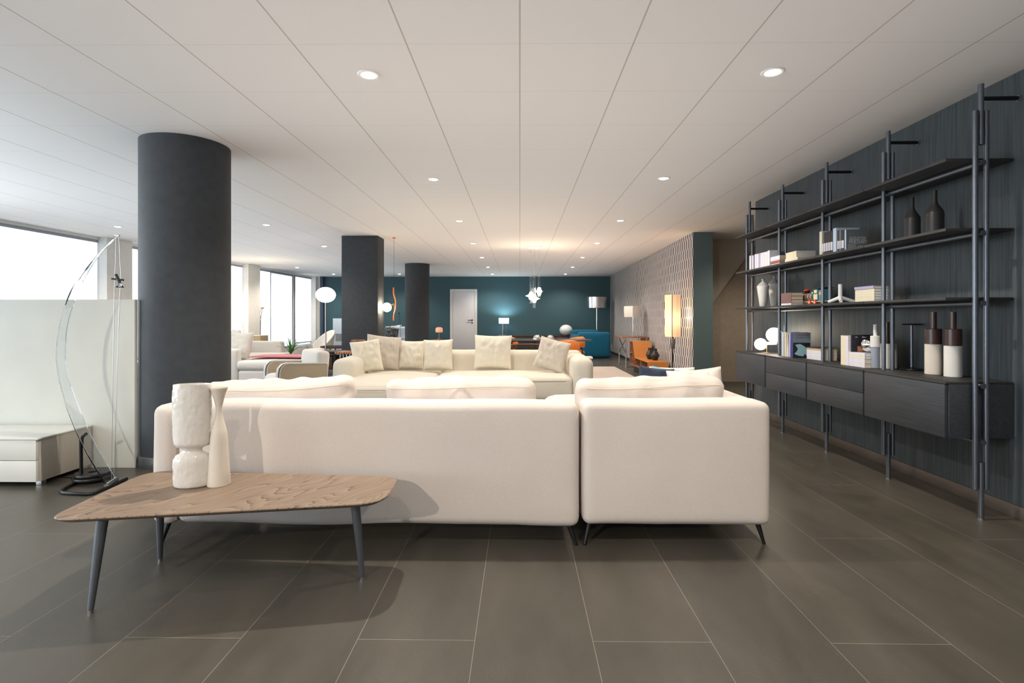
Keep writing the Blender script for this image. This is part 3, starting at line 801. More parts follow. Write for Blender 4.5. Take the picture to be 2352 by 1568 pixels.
# ------------------------------------------------------------ clear arc floor lamp
A = [(243, 1113), (204, 1048), (173, 985), (145, 907), (131, 840), (130.6, 792), (139, 740), (156, 684), (178, 645), (221, 590), (267, 540)]
Bp = [(265, 1100), (240, 1057), (208, 1000), (173.5, 918), (152, 849), (150, 784), (156, 736), (173.5, 684), (191, 643), (225.6, 588), (270, 540.5)]
YA = atz(243, 1113, 0.03).y; YBk = atz(265, 1100, 0.03).y
base = atz(215, 1108, 0)
t = thing('arc_floor_lamp', 'clear acrylic bow floor lamp with black base beside the low cabinet', 'floor lamp', (base.x, base.y, 0))
def loc(p): return Vector(p) - Vector((base.x, base.y, 0))
def resample(pts, k=44):
    out = []; n = len(pts)
    for i in range(k + 1):
        u = i / k * (n - 1); j = min(int(u), n - 2); f = u - j
        g = lambda q: Vector(pts[max(0, min(n - 1, q))])
        p0_, p1_, p2_, p3_ = g(j - 1), g(j), g(j + 1), g(j + 2)
        out.append(0.5 * ((2 * p1_) + (p2_ - p0_) * f + (2 * p0_ - 5 * p1_ + 4 * p2_ - p3_) * f * f + (3 * p1_ - p0_ - 3 * p2_ + p3_) * f ** 3))
    return out
Ym = (YA + YBk) / 2
ea = resample([loc(at(x, y, YA + (Ym - YA) * (i / 10) ** 2)) for i, (x, y) in enumerate(A)])
eb = resample([loc(at(x, y, YBk + (Ym + 0.004 - YBk) * (i / 10) ** 2)) for i, (x, y) in enumerate(Bp)])
vs = []; fs = []; th_ = 0.010
for i, (p, q) in enumerate(zip(ea, eb)):
    tg = (ea[min(i + 1, 44)] - ea[max(i - 1, 0)]).normalized(); wd = (q - p)
    nn = tg.cross(wd).normalized() * th_ / 2 if wd.length > 1e-6 else Vector((th_ / 2, 0, 0))
    vs += [p - nn, p + nn, q + nn, q - nn]
for i in range(44):
    for j in range(4): fs.append((i * 4 + j, i * 4 + (j + 1) % 4, i * 4 + 4 + (j + 1) % 4, i * 4 + 4 + j))
fs += [(0, 1, 2, 3), (179, 178, 177, 176)]
o = MB().add(vs, fs).build('arc_strip', M_acryl, t, 30); o['label'] = 'clear acrylic bow'
fl = [atz(180, 1105, .012), atz(146, 1122, .012), atz(140, 1128, .012), atz(146, 1131.5, .012), atz(200, 1134.5, .012), atz(212, 1133, .012), atz(222, 1129, .012), atz(291, 1099, .012)]
MB().tube([loc(p) for p in fl], 0.0115, 12).build('base_frame', M_blackmetal, t)
c0 = loc(atz(214, 1103, 0.0)); 
mb = MB()
for z, r in ((.016, .118), (.042, .110)):
    mb.lathe([(.03, z), (r, z), (r + .003, z + .004), (r + .003, z + .018), (r, z + .022), (.03, z + .022), (.03, z)], 40, (c0.x, c0.y, 0))
mb.build('weight_disc', M_black, t)
q0 = atz(187, 1098, 0.03); q1 = at(186, 1010, q0.y); q2 = at(196, 997, q0.y - 0.02)
MB().tube([loc(q0), loc(at(186.5, 1050, q0.y)), loc(q1), loc(at(188, 1003, q0.y)), loc(q2)], 0.011, 12).build('support_rod', M_blackmetal, t)
mb = MB(); ctop = at(268, 541, Ym); cb = at(258, 1104, Ym)
mb.tube([loc(at(267, 545, Ym)), loc(at(262, 690, Ym)), loc(at(256, 1100, Ym))], 0.0017, 6)
mb.tube([loc(at(273, 546, Ym)), loc(at(278, 640, Ym)), loc(at(274, 700, Ym)), loc(at(262, 1098, Ym))], 0.0017, 6)
mb.build('cable', M_steel, t)
mb = MB(); mb.cyl(loc(at(264, 540, Ym)), loc(at(274, 541, Ym)), 0.008, n=12); mb.cyl(loc(at(244, 1115, YA)), loc(at(267, 1100, YBk)), 0.016, n=14)
mb.build('fittings', M_chrome, t)
hp = MB(); hp.cyl(loc(at(257, 640, Ym)), loc(at(284, 643, Ym)), 0.0065, n=10); hp.cyl(loc(at(266, 630, Ym)), loc(at(275, 650, Ym)), 0.010, n=12)
hd_ = hp.build('lamp_head', M_black, t)
hc = loc(at(275, 654, Ym))
MB().lathe([(.008, .012), (.010, .004), (.022, -.012), (.028, -.020), (.024, -.018), (.006, 0.0)], 28, hc).build('reflector', M_glass, t)
cb_ = MB()
for s_, r_ in ((0, .05), (1, .07)):
    cc = atz(170 + 40 * s_, 1092 + 3 * s_, 0.004); 
    cb_.tube([loc(cc) + Vector(((r_ + .004 * k / 12) * 1.9 * math.cos(k * PI / 6), r_ * math.sin(k * PI / 6), .001)) for k in range(0, 15)], 0.004, 6)
cb_.build('power_cable', M_black, t)

# ------------------------------------------------------------ low partition and pale chest
o = MB().box(-6.9, -3.04, 4.20, 4.235, 0.0, 1.33, 0.003).build('room_divider', M_divider)
tag(o, 'pale grey low partition panel behind the chest of drawers', 'partition')
t = thing('chest_of_drawers', 'low pale lacquered chest with two wide drawers in front of the partition', 'chest of drawers', (-4.3, 3.94, 0))
MB().box(-.9, .93, -.205, .235, .035, .33, 0.002).build('carcass', M_lacqside, t)
MB().box(-.902, .935, -.235, .237, .33, .342, 0.002).build('top_panel', M_lacq, t)
for z0, z1 in ((.035, .182), (.186, .328)):
    MB().box(-.9, .915, -.228, -.205, z0, z1, 0.002).build('drawer', M_lacq, t)
for x, y in ((.9, -.17), (.9, .2), (-.86, -.17), (-.86, .2)):
    MB().box(x - .02, x + .02, y - .02, y + .02, 0, .035, 0.002).build('foot', M_steel, t)

# ------------------------------------------------------------ dark wall unit
PY = [3.20, 3.995, 4.79, 5.585, 6.38]
XP, XF = 2.71, 2.531
SH = [2.122, 1.708, 1.2965]
t = thing('shelving_system', 'dark tubular wall shelving with three rows of shelves fixed to the dark wall', 'shelving', (XP, 3.2, 0))
def sl(x, y, z): return (x - XP, y - 3.2, z)
for y in PY:
    for x in (2.6765, 2.7405):
        MB().cyl(sl(x, y, .178), sl(x, y, 2.40), .0145, n=20).build('post', M_gunmetal, t)
    f = MB().cyl(sl(XP, y, .006), sl(XP, y, .335), .0145, n=20).build('foot_tube', M_gunmetal, t)
    MB().cyl(sl(XP, y, 0), sl(XP, y, .008), .016, n=20).build('foot_cap', M_steel, f)
    f = MB().cyl(sl(XP, y, 2.20), sl(XP, y, 2.555), .0145, n=20).build('top_tube', M_gunmetal, t)
    MB().cyl(sl(XP, y, 2.472), sl(XR - .012, y, 2.472), .0125, n=18).build('wall_arm', M_blackmetal, f)
    MB().cyl(sl(XR - .014, y, 2.472), sl(XR, y, 2.472), .016, n=18).build('wall_fixing', M_steel, f)
    MB().cyl(sl(XP, y, 2.555), sl(XP, y, 2.558), .0125, n=18).build('end_cap', M_steel, f)
for z in SH:
    for a, b_ in zip(PY[:-1], PY[1:]):
        a2 = a + (.034 if a == PY[0] else .003); b2 = b_ - (.034 if b_ == PY[-1] else .003)
        MB().box(XF - XP, XR - .006 - XP, a2 - 3.2, b2 - 3.2, z - .009, z + .009, 0.0015).build('shelf_board', M_shelf, t)
for z in [s_ - .028 for s_ in SH] + [.782, .452]:
    MB().cyl(sl(XP, PY[0] - .018, z), sl(XP, PY[-1] + .018, z), .0150, n=18).build('rail', M_gunmetal, t)
cabs = [(0, 1, 'single wide flap door, nearest the camera'), (1, 2, 'two stacked drawers, second from the near end'), (2, 3, 'two stacked drawers, third from the near end'), (3, 4, 'single flap door under the lit globe lamp')]
for i0, i1, nm in cabs:
    a, b_ = PY[i0] + (.034 if i0 == 0 else .004), PY[i1] - (.034 if i1 == 4 else .004)
    c = thing('wall_cabinet', 'charcoal oak hanging cabinet with ' + nm, 'cabinet', (XP, (a + b_) / 2, .468), 0, 'hanging cabinets of the wall unit')
    h = (b_ - a) / 2
    MB().box(XF + .022 - XP, XR - .005 - XP, -h, h, 0, .320, 0.001).build('body', M_cab, c)
    MB().box(XF + .0 - XP, XR - .005 - XP, -h, h, .320, .334, 0.001).build('top_panel', M_shelf, c)
    if 'drawers' in nm:
        for z0, z1 in ((.0, .158), (.161, .318)): MB().box(XF - XP, XF + .021 - XP, -h + .008, h - .008, z0, z1, 0.001).build('drawer', M_cab, c)
    else: MB().box(XF - XP, XF + .021 - XP, -h + .008, h - .002 if i0 == 0 else h - .008, 0, .318, 0.001).build('flap_door', M_cab, c)

# ------------------------------------------------------------ books
def book(label, x0, x1, y0, y1, z0, z1, cover, spine='x0', group=None, pages=None, lean=0.0, name='book', ct=0.0022):
    """a book filling the box; spine on the x0 face (standing or lying), pages inset"""
    c = Vector(((x0 + x1) / 2, (y0 + y1) / 2, z0)); hx, hy, hz = (x1 - x0) / 2, (y1 - y0) / 2, z1 - z0
    standing = hz > 2 * hy
    mb = MB(); M = Rx(lean) if lean else None
    if standing:
        mb.box(-hx, hx, -hy, -hy + ct, 0, hz, M=M).box(-hx, hx, hy - ct, hy, 0, hz, M=M).box(-hx, -hx + ct, -hy + ct, hy - ct, 0, hz, M=M)
        pg = (-hx + ct, hx - .003, -hy + ct, hy - ct, .003, hz - .003)
    elif spine == 'x0':
        mb.box(-hx, hx, -hy, hy, 0, ct).box(-hx, hx, -hy, hy, hz - ct, hz).box(-hx, -hx + ct, -hy, hy, ct, hz - ct)
        pg = (-hx + ct, hx - .003, -hy + .003, hy - .003, ct, hz - ct)
    else:
        mb.box(-hx, hx, -hy, hy, 0, ct).box(-hx, hx, -hy, hy, hz - ct, hz).box(-hx, hx, -hy, -hy + ct, ct, hz - ct)
        pg = (-hx + .003, hx - .003, -hy + ct, hy - .003, ct, hz - ct)
    o = mb.build(name, cover, None, 30); o.location = c; tag(o, label, 'book', group)
    pb = MB().box(*pg, M=M).build('page_block', pages or M_pages, o, 30)
    return o
def cov(n_, c, r=0.45): return mat('cover_' + n_, c, r, var=0.04, vscale=30)
K_white = cov('white', (0.74, 0.73, 0.80)); K_ivory = cov('ivory', (0.78, 0.72, 0.55)); K_cream = cov('cream', (0.80, 0.72, 0.58))
K_lilac = cov('lilac', (0.44, 0.40, 0.66)); K_blue = cov('pale_blue', (0.55, 0.70, 0.85)); K_navy = cov('navy', (0.03, 0.05, 0.20))
K_grey = cov('slate', (0.14, 0.16, 0.17)); K_brown = cov('maroon', (0.19, 0.10, 0.10)); K_green = cov('grey_green', (0.30, 0.40, 0.38))
K_black = cov('black', (0.02, 0.02, 0.03)); K_tan = cov('tan', (0.55, 0.40, 0.22)); K_pw = mat('white_pages', (0.74, 0.75, 0.80), 0.8, var=0.06, stretch=(1, 1, 80))
K_red = cov('faded_red', (0.45, 0.14, 0.16))

def row(xs, xd, z0, items, where, group):
    """books standing side by side: (px left edge, px right edge, y px of top, cover, description, lean, extra depth)"""
    for k, it in enumerate(items):
        pl, pr_, yt, cv, ds = it[:5]; ln = it[5] if len(it) > 5 else 0; dep = it[6] if len(it) > 6 else xd
        y1_ = atx(pl, xs).y; y0_ = atx(pr_, xs).y; zt = atx((pl + pr_) / 2, xs, yt).z
        yield book('%s, %s' % (ds, where), xs, xs + dep, y0_, y1_ - .001, z0, zt, cv, group=group, lean=ln), (y0_, y1_, zt)
def stack(xs, pa, pc, xe, z0, hs, where, group, spine='x0'):
    y1_ = atx(pa, xs).y; y0_ = atx(pc, xs).y; z = z0
    for k, it in enumerate(hs):
        h, cv, ds = it[:3]; pg = it[3] if len(it) > 3 else None; dx = it[4] if len(it) > 4 else 0; dy = it[5] if len(it) > 5 else 0
        book('%s, %s' % (ds, where), xs + dx, xe + dx, y0_ + dy, y1_ + dy, z, z + h - .0004, cv, spine, group, pg)
        z += h
    return z, y0_, y1_

ZC, Z3, Z2 = .8025, SH[2] + .0095, SH[1] + .0095
# on the cabinets, beside the globe lamps
its = [(1793, 1795.5, 762, K_grey, 'slim slate book at the lamp end'), (1795.6, 1797.3, 762, K_white, 'slim white book second from the lamps'), (1797.4, 1799.3, 763, K_blue, 'slim pale blue book'),
       (1799.4, 1802.3, 762, K_green, 'grey green hardback'), (1802.4, 1805.2, 762.5, K_ivory, 'upright ivory paperback before the leaning one'), (1806.5, 1809.5, 767, K_cream, 'leaning cream paperback', 0.10),
       (1810, 1815.2, 766, K_lilac, 'thick lilac paperback')]
for _ in row(2.63, .15, ZC, its, 'standing on the cabinet near the globe lamps', 'books standing near the globe lamps'): pass
ya, yb_ = atx(1821, 2.62).y, atx(1815.6, 2.62).y; zt = atx(1818, 2.62, 763).z
bk = book('book with a grey and black picture cover titled CINEMA, facing the camera', 2.62, 2.785, ya, yb_, ZC, zt, K_navy, lean=0.04, group='books standing near the globe lamps')
hh = zt - ZC; hx = .0825; hy = (yb_ - ya) / 2; Ml = Rx(0.04)
cvp = MB().box(-hx, hx, -hy - .001, -hy, hh * .60, hh, M=Ml).build('cover_top', cov('misty_blue', (0.22, 0.30, 0.36)), bk)
MB().box(-hx, hx, -hy - .001, -hy, 0, hh * .60, M=Ml).build('cover_bottom', K_black, bk)
blob = [(.02, .52), (.30, .55), (.45, .50), (.62, .42), (.78, .30), (.90, .10), (.66, .09), (.58, .17), (.50, .06), (.20, .09), (-.02, .16), (.12, .26), (.18, .36)]
mbb = MB(); blob = [((x - .40) * 2 * hx * 1.0, z * hh) for x, z in blob]
mbb.add([(x, -hy - .0022, z) for x, z in blob] + [(x, -hy - .001, z) for x, z in blob], [list(range(len(blob)))] + [(i, (i + 1) % len(blob), len(blob) + (i + 1) % len(blob), len(blob) + i) for i in range(len(blob))], M=Ml)
mbb.build('cover_picture', cov('ice_blue', (0.36, 0.62, 0.70)), bk)
text_mesh('CINEMA', 0.036, 'cover_title', cov('dusty_red', (0.28, 0.08, 0.12)), bk, Ml @ T(0, -hy - .002, hh * .90) @ Rx(PI / 2), 1.05)
text_mesh('DEL FANTASTICO', 0.0155, 'cover_subtitle', MATS['cover_dusty_red'], bk, Ml @ T(0.005, -hy - .002, hh * .79) @ Rx(PI / 2))
# stack behind the third post
stack(2.70, 1853, 1886, 2.845, ZC, [(.030, K_white, 'thick white book at the bottom'), (.026, K_white, 'second white book from the bottom'), (.030, K_white, 'white book with a dark patch'), (.017, K_tan, 'tan book near the top'), (.010, K_black, 'thin black magazine on top')],
      'of the low stack behind the post', 'low book stack on the cabinets')
# three tall standing and stack with sphere
its = [(1931, 1936.5, 770, K_ivory, 'tall ivory book, farthest of three'), (1936.6, 1942, 771, K_cream, 'tall cream book, middle of three'), (1942.1, 1948, 771.5, K_white, 'tall white book with a blue top, nearest of three')]
for _ in row(2.63, .17, ZC, its, 'standing beside the polished sphere', 'tall books beside the sphere'): pass
xs_ = 2.635; z_, ys0, ys1 = stack(xs_, 1948.5, 1986, 2.79, ZC, [(.036, K_white, 'bottom white book', M_pages, 0, 0), (.034, K_white, 'second white book with a slate patch', M_pages), (.020, K_ivory, 'ivory book, second from top', K_pw, 0, 0), (.022, K_white, 'top white book', K_pw, 0, 0)],
      'of the stack under the polished sphere', 'book stack under the sphere')
bb = book('black portrait book standing on the stack behind the polished sphere', xs_ + .0, xs_ + .17, ys1 - .045, ys1 - .030, z_, z_ + .135, K_black, group='book stack under the sphere')
MB().box(-.04, .02, -.0085, -.0076, 0.004, .045).build('cover_picture', cov('skin_tone', (0.50, 0.22, 0.13)), bb)
MB().box(-.005, .062, -.0085, -.0076, .114, .120).box(-.058, -.04, -.0085, -.0076, .115, .119).build('cover_lettering', K_white, bb)
t = thing('polished_sphere', 'polished steel sphere resting on the book stack', 'ornament', (2.722, ys0 + .075, z_))
MB().sphere((0, 0, .062), .062, 40).build('ball', M_chrome, t); 

# shelf row 2: white journals, stacks, magazines
its = []
pxs = [1721, 1725.6, 1726.8, 1731, 1733, 1737.3, 1742.4, 1746.5, 1751, 1755.5, 1759.8, 1763.2, 1768]
cvs = [K_white, K_navy, K_white, K_navy, K_white, K_white, K_lilac, K_white, K_white, K_white, K_white, K_white]
tops = [587, 586.8, 586.5, 585.5, 583.5, 583, 581.5, 580.5, 579.5, 578.5, 577.5, 575]
for k in range(12):
    its.append((pxs[k], pxs[k + 1] - .15, tops[k], cvs[k], '%s journal, %s from the far end of the row' % ({K_white.name: 'white', K_navy.name: 'navy', K_lilac.name: 'lilac'}[cvs[k].name], ORD[k])))
for _ in row(2.585, .112, Z2, its, 'on the middle shelf', 'row of white journals'): pass
stack(2.588, 1769.5, 1791, 2.657, Z2, [(.018, K_cream, 'bottom cream book', M_pages), (.016, K_brown, 'brown book over the cream one', M_pages), (.016, K_red, 'faded red book', M_pages), (.042, K_white, 'thick white book on top', M_pages)],
      'of the mixed stack on the middle shelf', 'mixed stack on the middle shelf')
bb = book('black and white photo book standing behind the mixed stack', 2.71, 2.85, atx(1769, 2.70).y + .002, atx(1769, 2.70).y + .013, Z2 + .0, Z2 + .185, K_grey, group='mixed stack on the middle shelf')
stack(2.60, 1803, 1832, 2.80, Z2, [(.040, K_cream, 'broad cream book at the bottom', M_pages)], 'of the journal stack on the middle shelf', 'journal stack on the middle shelf')
stack(2.615, 1805, 1829, 2.80, Z2 + .040, [(.017, K_ivory, 'ivory journal directly on the broad book', K_pw), (.016, K_ivory, 'ivory journal in the middle', K_pw), (.016, K_ivory, 'ivory journal below the top one', K_pw), (.014, K_ivory, 'topmost ivory journal', K_pw)],
      'of the journal stack on the middle shelf', 'journal stack on the middle shelf')
its = [(1882, 1888, 531.5, K_cream, 'tall cream book at the far end of the magazine row')]
cols_ = [K_grey, K_black, K_black, K_black, K_black]
e = [1888.3, 1892.5, 1896.5, 1902, 1907, 1913]
for k in range(5): its.append((e[k], e[k + 1] - .3, 534 - k, cols_[k], 'black and white magazine, %s after the tall cream book' % ORD[k]))
its.append((1913.2, 1920.6, 524, K_blue, 'tall pale blue book standing above the magazines', 0, .19))
its += [(1923, 1927, 529, K_black, 'black magazine just after the pale blue book'), (1927.3, 1931.6, 528.5, K_grey, 'grey magazine between the pale blue and slate books'), (1932, 1938.6, 528, K_black, 'thick black magazine beside the slate book')]
for o, (y0_, y1_, zt) in row(2.595, .13, Z2, its, 'on the middle shelf', 'magazines on the middle shelf'):
    if 'magazine' in o['label']:
        h = zt - Z2; w_ = (y1_ - y0_) / 2 * .8
        MB().box(-.0657, -.065, -w_, w_, h * .16, h * .52).build('spine_panel', K_white, o)
ya, yb_ = atx(1943.5, 2.60).y, atx(1939, 2.60).y; zt = atx(1941, 2.60, 527.5).z
bk = book('slate grey book with white capital lettering facing the camera', 2.60, 2.765, ya, yb_, Z2, zt, K_grey, group='magazines on the middle shelf')
MB().box(-.0832, -.0825, -(yb_ - ya) / 2, (yb_ - ya) / 2, 0, zt - Z2).build('spine_panel', K_blue, bk)
hy = (yb_ - ya) / 2
for s_, sz, zz in (('AL PAS BOURNE', .0175, .62), ('DESINE DEL', .026, .51), ('MUILLARET', .028, .40)):
    text_mesh(s_, sz, 'cover_title', cov('pale_lettering', (0.5, 0.54, 0.56)), bk, T(0.010, -hy - .0006, (zt - Z2) * zz) @ Rx(PI / 2))
MB().box(-.07, -.005, -hy - .001, -hy, .01, .055).box(.01, .07, -hy - .001, -hy, .01, .045).build('cover_picture', cov('mid_grey', (0.26, 0.29, 0.30)), bk)
# shelf row 3
stack(2.62, 1794, 1817, 2.737, Z3, [(.022, K_white, 'white slim book at the bottom', K_pw), (.034, K_brown, 'maroon book, lowest of three'), (.034, K_brown, 'maroon book, middle of three'), (.034, K_brown, 'maroon book, top of three')],
      'lying between the white vases and the toy train', 'maroon books by the toy train')
hs = [(.020, K_ivory, '%s ivory journal from the bottom' % ORD[k], K_pw) for k in range(5)] + [(.020, K_lilac, 'mauve book on top', M_pages, -.006, 0)]
stack(2.65, 1964, 2008, 2.80, Z3, hs, 'of the stack on the lowest shelf', 'journal stack on the lowest shelf')

# ------------------------------------------------------------ ornaments on the wall unit
def vase(label, px, X, z0, prof, mats, n=48, name='vase', split=None, sx=1, sy=1, rz=0):
    y = atx(px, X).y
    t = thing(name, label, 'vase', (X, y, z0), rz)
    if split is None: MB().lathe(prof, n, sx=sx, sy=sy).build('body', mats, t)
    else:
        k = 0
        for nm, pr_, m in split: MB().lathe(pr_, n, sx=sx, sy=sy).build(nm, m, t)
    return t
up = lambda s, h: [(r * s, z * h) for r, z in [(.52, 0), (.55, .01), (.70, .25), (.88, .50), (1.0, .72), (1.0, .745)]]
up2 = lambda s, h: [(r * s, z * h) for r, z in [(1.0, .745), (.80, .80), (.50, .86), (.24, .90), (.15, .93), (.17, .96), (.27, .985), (.27, 1.0), (.2, 1.0), (.12, .95), (.01, .94)]]
for px, s, h, lb in ((1752.5, .061, .302, 'shorter white shouldered vase with narrow neck, at the far end of the lowest shelf'), (1778, .060, .342, 'taller white shouldered vase with narrow neck, close to the fourth post')):
    vase(lb, px, 2.645 if px < 1760 else 2.81, Z3, None, None, split=[('body', up(s, h), M_matteW), ('neck', up2(s, h), M_matteG)])
bt = lambda r, h: [(r, 0), (r, h * .50), (r * .99, h * .51)]
bt2 = lambda r, h: [(r * .99, h * .51), (r * .80, h * .58), (r * .45, h * .67), (r * .30, h * .73), (r * .26, h * .78), (r * .25, h * 1.0), (r * .18, h * 1.0), (.001, h * .95)]
for px, r, yt, lb in ((2095.5, .047, 453, 'shorter black ceramic bottle with thin neck'), (2147, .051, 437, 'taller black ceramic bottle with thin neck')):
    y = atx(px, 2.71).y; h = at(px, yt, y).z - Z2
    vase(lb + ' on the middle shelf', px, 2.71, Z2, None, None, split=[('body', bt(r, h), M_blackcer), ('neck', bt2(r, h), mat('matte_black_ceramic', (0.015, 0.015, 0.016), 0.6))])
def three(label, px, pyb, yn, y1, y2, wn, w1, w2, m1, m2, m3, X=None):
    p = atz(px, pyb, ZC) if X is None else Vector((X, atx(px, X).y, ZC))
    s_ = p.y / F / .99; z = lambda yy: at(px, yy, p.y).z - ZC
    rn, r1, r2 = wn * s_ / 2, w1 * s_ / 2, w2 * s_ / 2
    t = thing('bottle_vase', label, 'vase', (p.x, p.y + (r2 if X is None else 0), ZC))
    MB().lathe([(r2 - .003, 0), (r2, .003), (r2, z(y2)), (r1 * .98, z(y2) + .001)], 48).build('body', m3, t)
    MB().lathe([(r1 - .002, z(y2)), (r1, z(y2) + .002), (r1, z(y1) - .003), (r1 - .003, z(y1)), (rn, z(y1) + .001)], 48).build('shoulder', m2, t)
    MB().lathe([(rn, z(y1)), (rn, z(yn)), (rn - .003, z(yn)), (rn - .004, z(yn) - .02), (.001, z(yn) - .03)], 32).build('neck', m1, t)
three('two-tone bottle vase, glossy brown over cream, farther of the near pair', 2157, 861, 716, 755, 791, 12.5, 32, 33, M_brownG, M_brownG, M_matte)
three('two-tone bottle vase, glossy brown over white, nearest the camera', 2203, 867, 716, 755.5, 795, 13, 33, 34, M_brownG, M_brownG, M_matteW)
three('bottle vase with white top and blue grey lower half', 2010.5, 838, 745, 771, 797, 8, 19.5, 17, M_matteW, M_matteW, M_matteLG, X=2.70)
three('wide cream bottle vase with brown neck behind the second post', 2038, 842, 739, 789, 790, 9, 37, 37, M_brownG, M_matteW, M_matteW, X=2.785)
# black disc stand
p = atz(2094, 849, ZC); hh = at(2094, 743, p.y).z - ZC
t = thing('disc_stand', 'black round stand with a thin stem and flat discs on the near cabinet', 'stand', (p.x, p.y, ZC))
MB().lathe([(.001, 0), (.075, 0), (.077, .004), (.075, .009), (.02, .014), (.010, .02)], 48).build('base', M_blackmetal, t)
MB().cyl((0, 0, .01), (0, 0, hh - .006), .009, n=18).build('stem', M_gunmetal, t)
MB().lathe([(.001, hh - .010), (.058, hh - .010), (.060, hh - .006), (.058, hh), (.001, hh)], 48).build('top_disc', M_blackmetal, t)
# globe lamp with two globes
xg = 2.74; yg = atx(1764, xg).y
t = thing('globe_table_lamp', 'table lamp with two lit opal globes at the far end of the cabinets', 'lamp', (xg, yg, ZC))
s_ = yg / F; zz = lambda y: at(1764, y, yg).z - ZC; xx = lambda px: (px - 1762) * s_ * 1.0
MB().lathe([(.001, 0), (.075, 0), (.076, .003), (.075, .006), (.001, .008)], 40).build('base', M_brass, t)
MB().cyl((xx(1759.5), 0, .006), (xx(1759.5), 0, zz(789)), .006, n=12).cyl((xx(1756), 0, zz(789)), (xx(1787), 0, zz(789)), .010, n=14).build('stem', M_brass, t)
MB().box(xx(1760), xx(1781), -.016, .016, zz(792), zz(785), .004).build('switch_block', M_opal, t)
g1 = MB().sphere((xx(1743.5), -.02, zz(790)), 13.3 * s_, 32).build('globe', M_globe, t); g2 = MB().sphere((xx(1775.5), -.0, zz(769)), 16.8 * s_, 32).build('globe', M_globe, t)
light('POINT', 'lamp_glow', (xx(1762), -.16, zz(760)), 3.2, (1, .80, .55), t, shadow_soft_size=0.08)
# white three-legged vase
y = atx(1930, 2.70).y; s_ = y / F
t = thing('tripod_vase', 'white three-armed ceramic candle holder on the lowest shelf', 'ornament', (2.70, y, Z3))
mb = MB(); j = Vector((0, 0, .050))
mb.tube([j - Vector((0, 0, .012)), j + Vector((0, 0, .02)), j + Vector((0, 0, .112))], [.020, .016, .0155], 20)
for dx, dy in ((-.055, .075), (.10, -.03), (-.045, -.085)):
    e_ = Vector((dx, dy, .014)); mb.tube([j, j.lerp(e_, .5), e_], [.017, .015, .013], 18)
mb.build('body', mat('gloss_white_ceramic', (0.80, 0.80, 0.82), 0.25), t)
# tin toy train
yf, yr = atx(1843, 2.79).y, atx(1905, 2.79).y
t = thing('toy_train', 'colourful tin toy locomotive with red wheels on the lowest shelf', 'toy', (2.79, (yf + yr) / 2, Z3), 0)
Ltr = yf - yr; yq = lambda u: Ltr / 2 - u * Ltr     # u=0 front (far), 1 rear (near)
M_tin = mat('tin_blue', (0.03, 0.16, 0.22), 0.3, var=0.1); M_tr = mat('tin_red', (0.75, 0.06, 0.03), 0.3, var=0.05); M_to = mat('tin_orange', (0.85, 0.33, 0.12), 0.35, var=0.15, vscale=60)
M_ty = mat('tin_cream', (0.85, 0.72, 0.45), 0.4, var=0.15, vscale=70)
MB().cyl((0, yq(.10), .082), (0, yq(.54), .082), .032, n=24).build('boiler', M_tin, t)
mb = MB()
for u in (.12, .22, .32, .42): mb.cyl((0, yq(u), .082), (0, yq(u + .035), .082), .0335, n=24)
mb.build('boiler_band', M_to, t)
mb = MB(); mb.cyl((0, yq(.19), .11), (0, yq(.19), .140), .015, .027, 20); mb.build('chimney', M_black, t)
MB().lathe([(.028, .140), (.029, .146), (.020, .155), (.001, .158)], 24, (0, yq(.19), 0)).build('chimney_cap', M_tr, t)
MB().lathe([(.011, .112), (.011, .124), (.001, .130)], 16, (0, yq(.40), 0)).build('steam_dome', M_brass, t)
MB().box(-.036, .036, yq(.56), yq(.74), .035, .150, .003).build('cab', M_tin, t)
MB().box(-.0375, -.0362, yq(.58), yq(.72), .050, .100, 0).box(-.0375, -.0362, yq(.6), yq(.7), .110, .138, 0).build('cab_panel', M_ty, t)
MB().box(-.044, .044, yq(.52), yq(.99), .148, .156, .002).build('cab_roof', M_black, t)
MB().box(-.036, .036, yq(.76), yq(.98), .035, .135, .003).build('tender', mat('tin_teal', (0.10, 0.28, 0.33), 0.3), t)
MB().box(-.0375, -.0362, yq(.77), yq(.97), .092, .112, 0).build('tender_stripe', M_to, t)
MB().box(-.030, .030, yq(.04), yq(.98), .026, .040, .002).build('chassis', M_ty, t)
MB().cyl((-.034, yq(.08), .06), (-.034, yq(.08), .10), .006, n=10).cyl((.034, yq(.08), .06), (.034, yq(.08), .10), .006, n=10).build('buffer_post', M_tr, t)
for u, r in ((.06, .018), (.42, .026), (.62, .024), (.88, .017)):
    for s_ in (-1, 1):
        wl = MB().cyl((s_ * .030, yq(u), r), (s_ * .038, yq(u), r), r, n=24).build('wheel', M_tr, t)
        MB().cyl((s_ * .038, yq(u), r), (s_ * .040, yq(u), r), r * .45, n=16).build('hub', M_ty, wl)

# ============================================================ BACKGROUND
def bw(mb, name, m, t, smooth=40):
    """build a part from world coordinates under a thing standing unrotated at its base"""
    o = Vector(t.location); mb.v = [v - o for v in mb.v]
    return mb.build(name, m, t, smooth)
def seamline(t, pts, r=0.003, m=None):
    return bw(MB().tube(pts, r, 6), 'seam', m or mat('sand_seam', (0.36, 0.32, 0.26), 0.9), t)

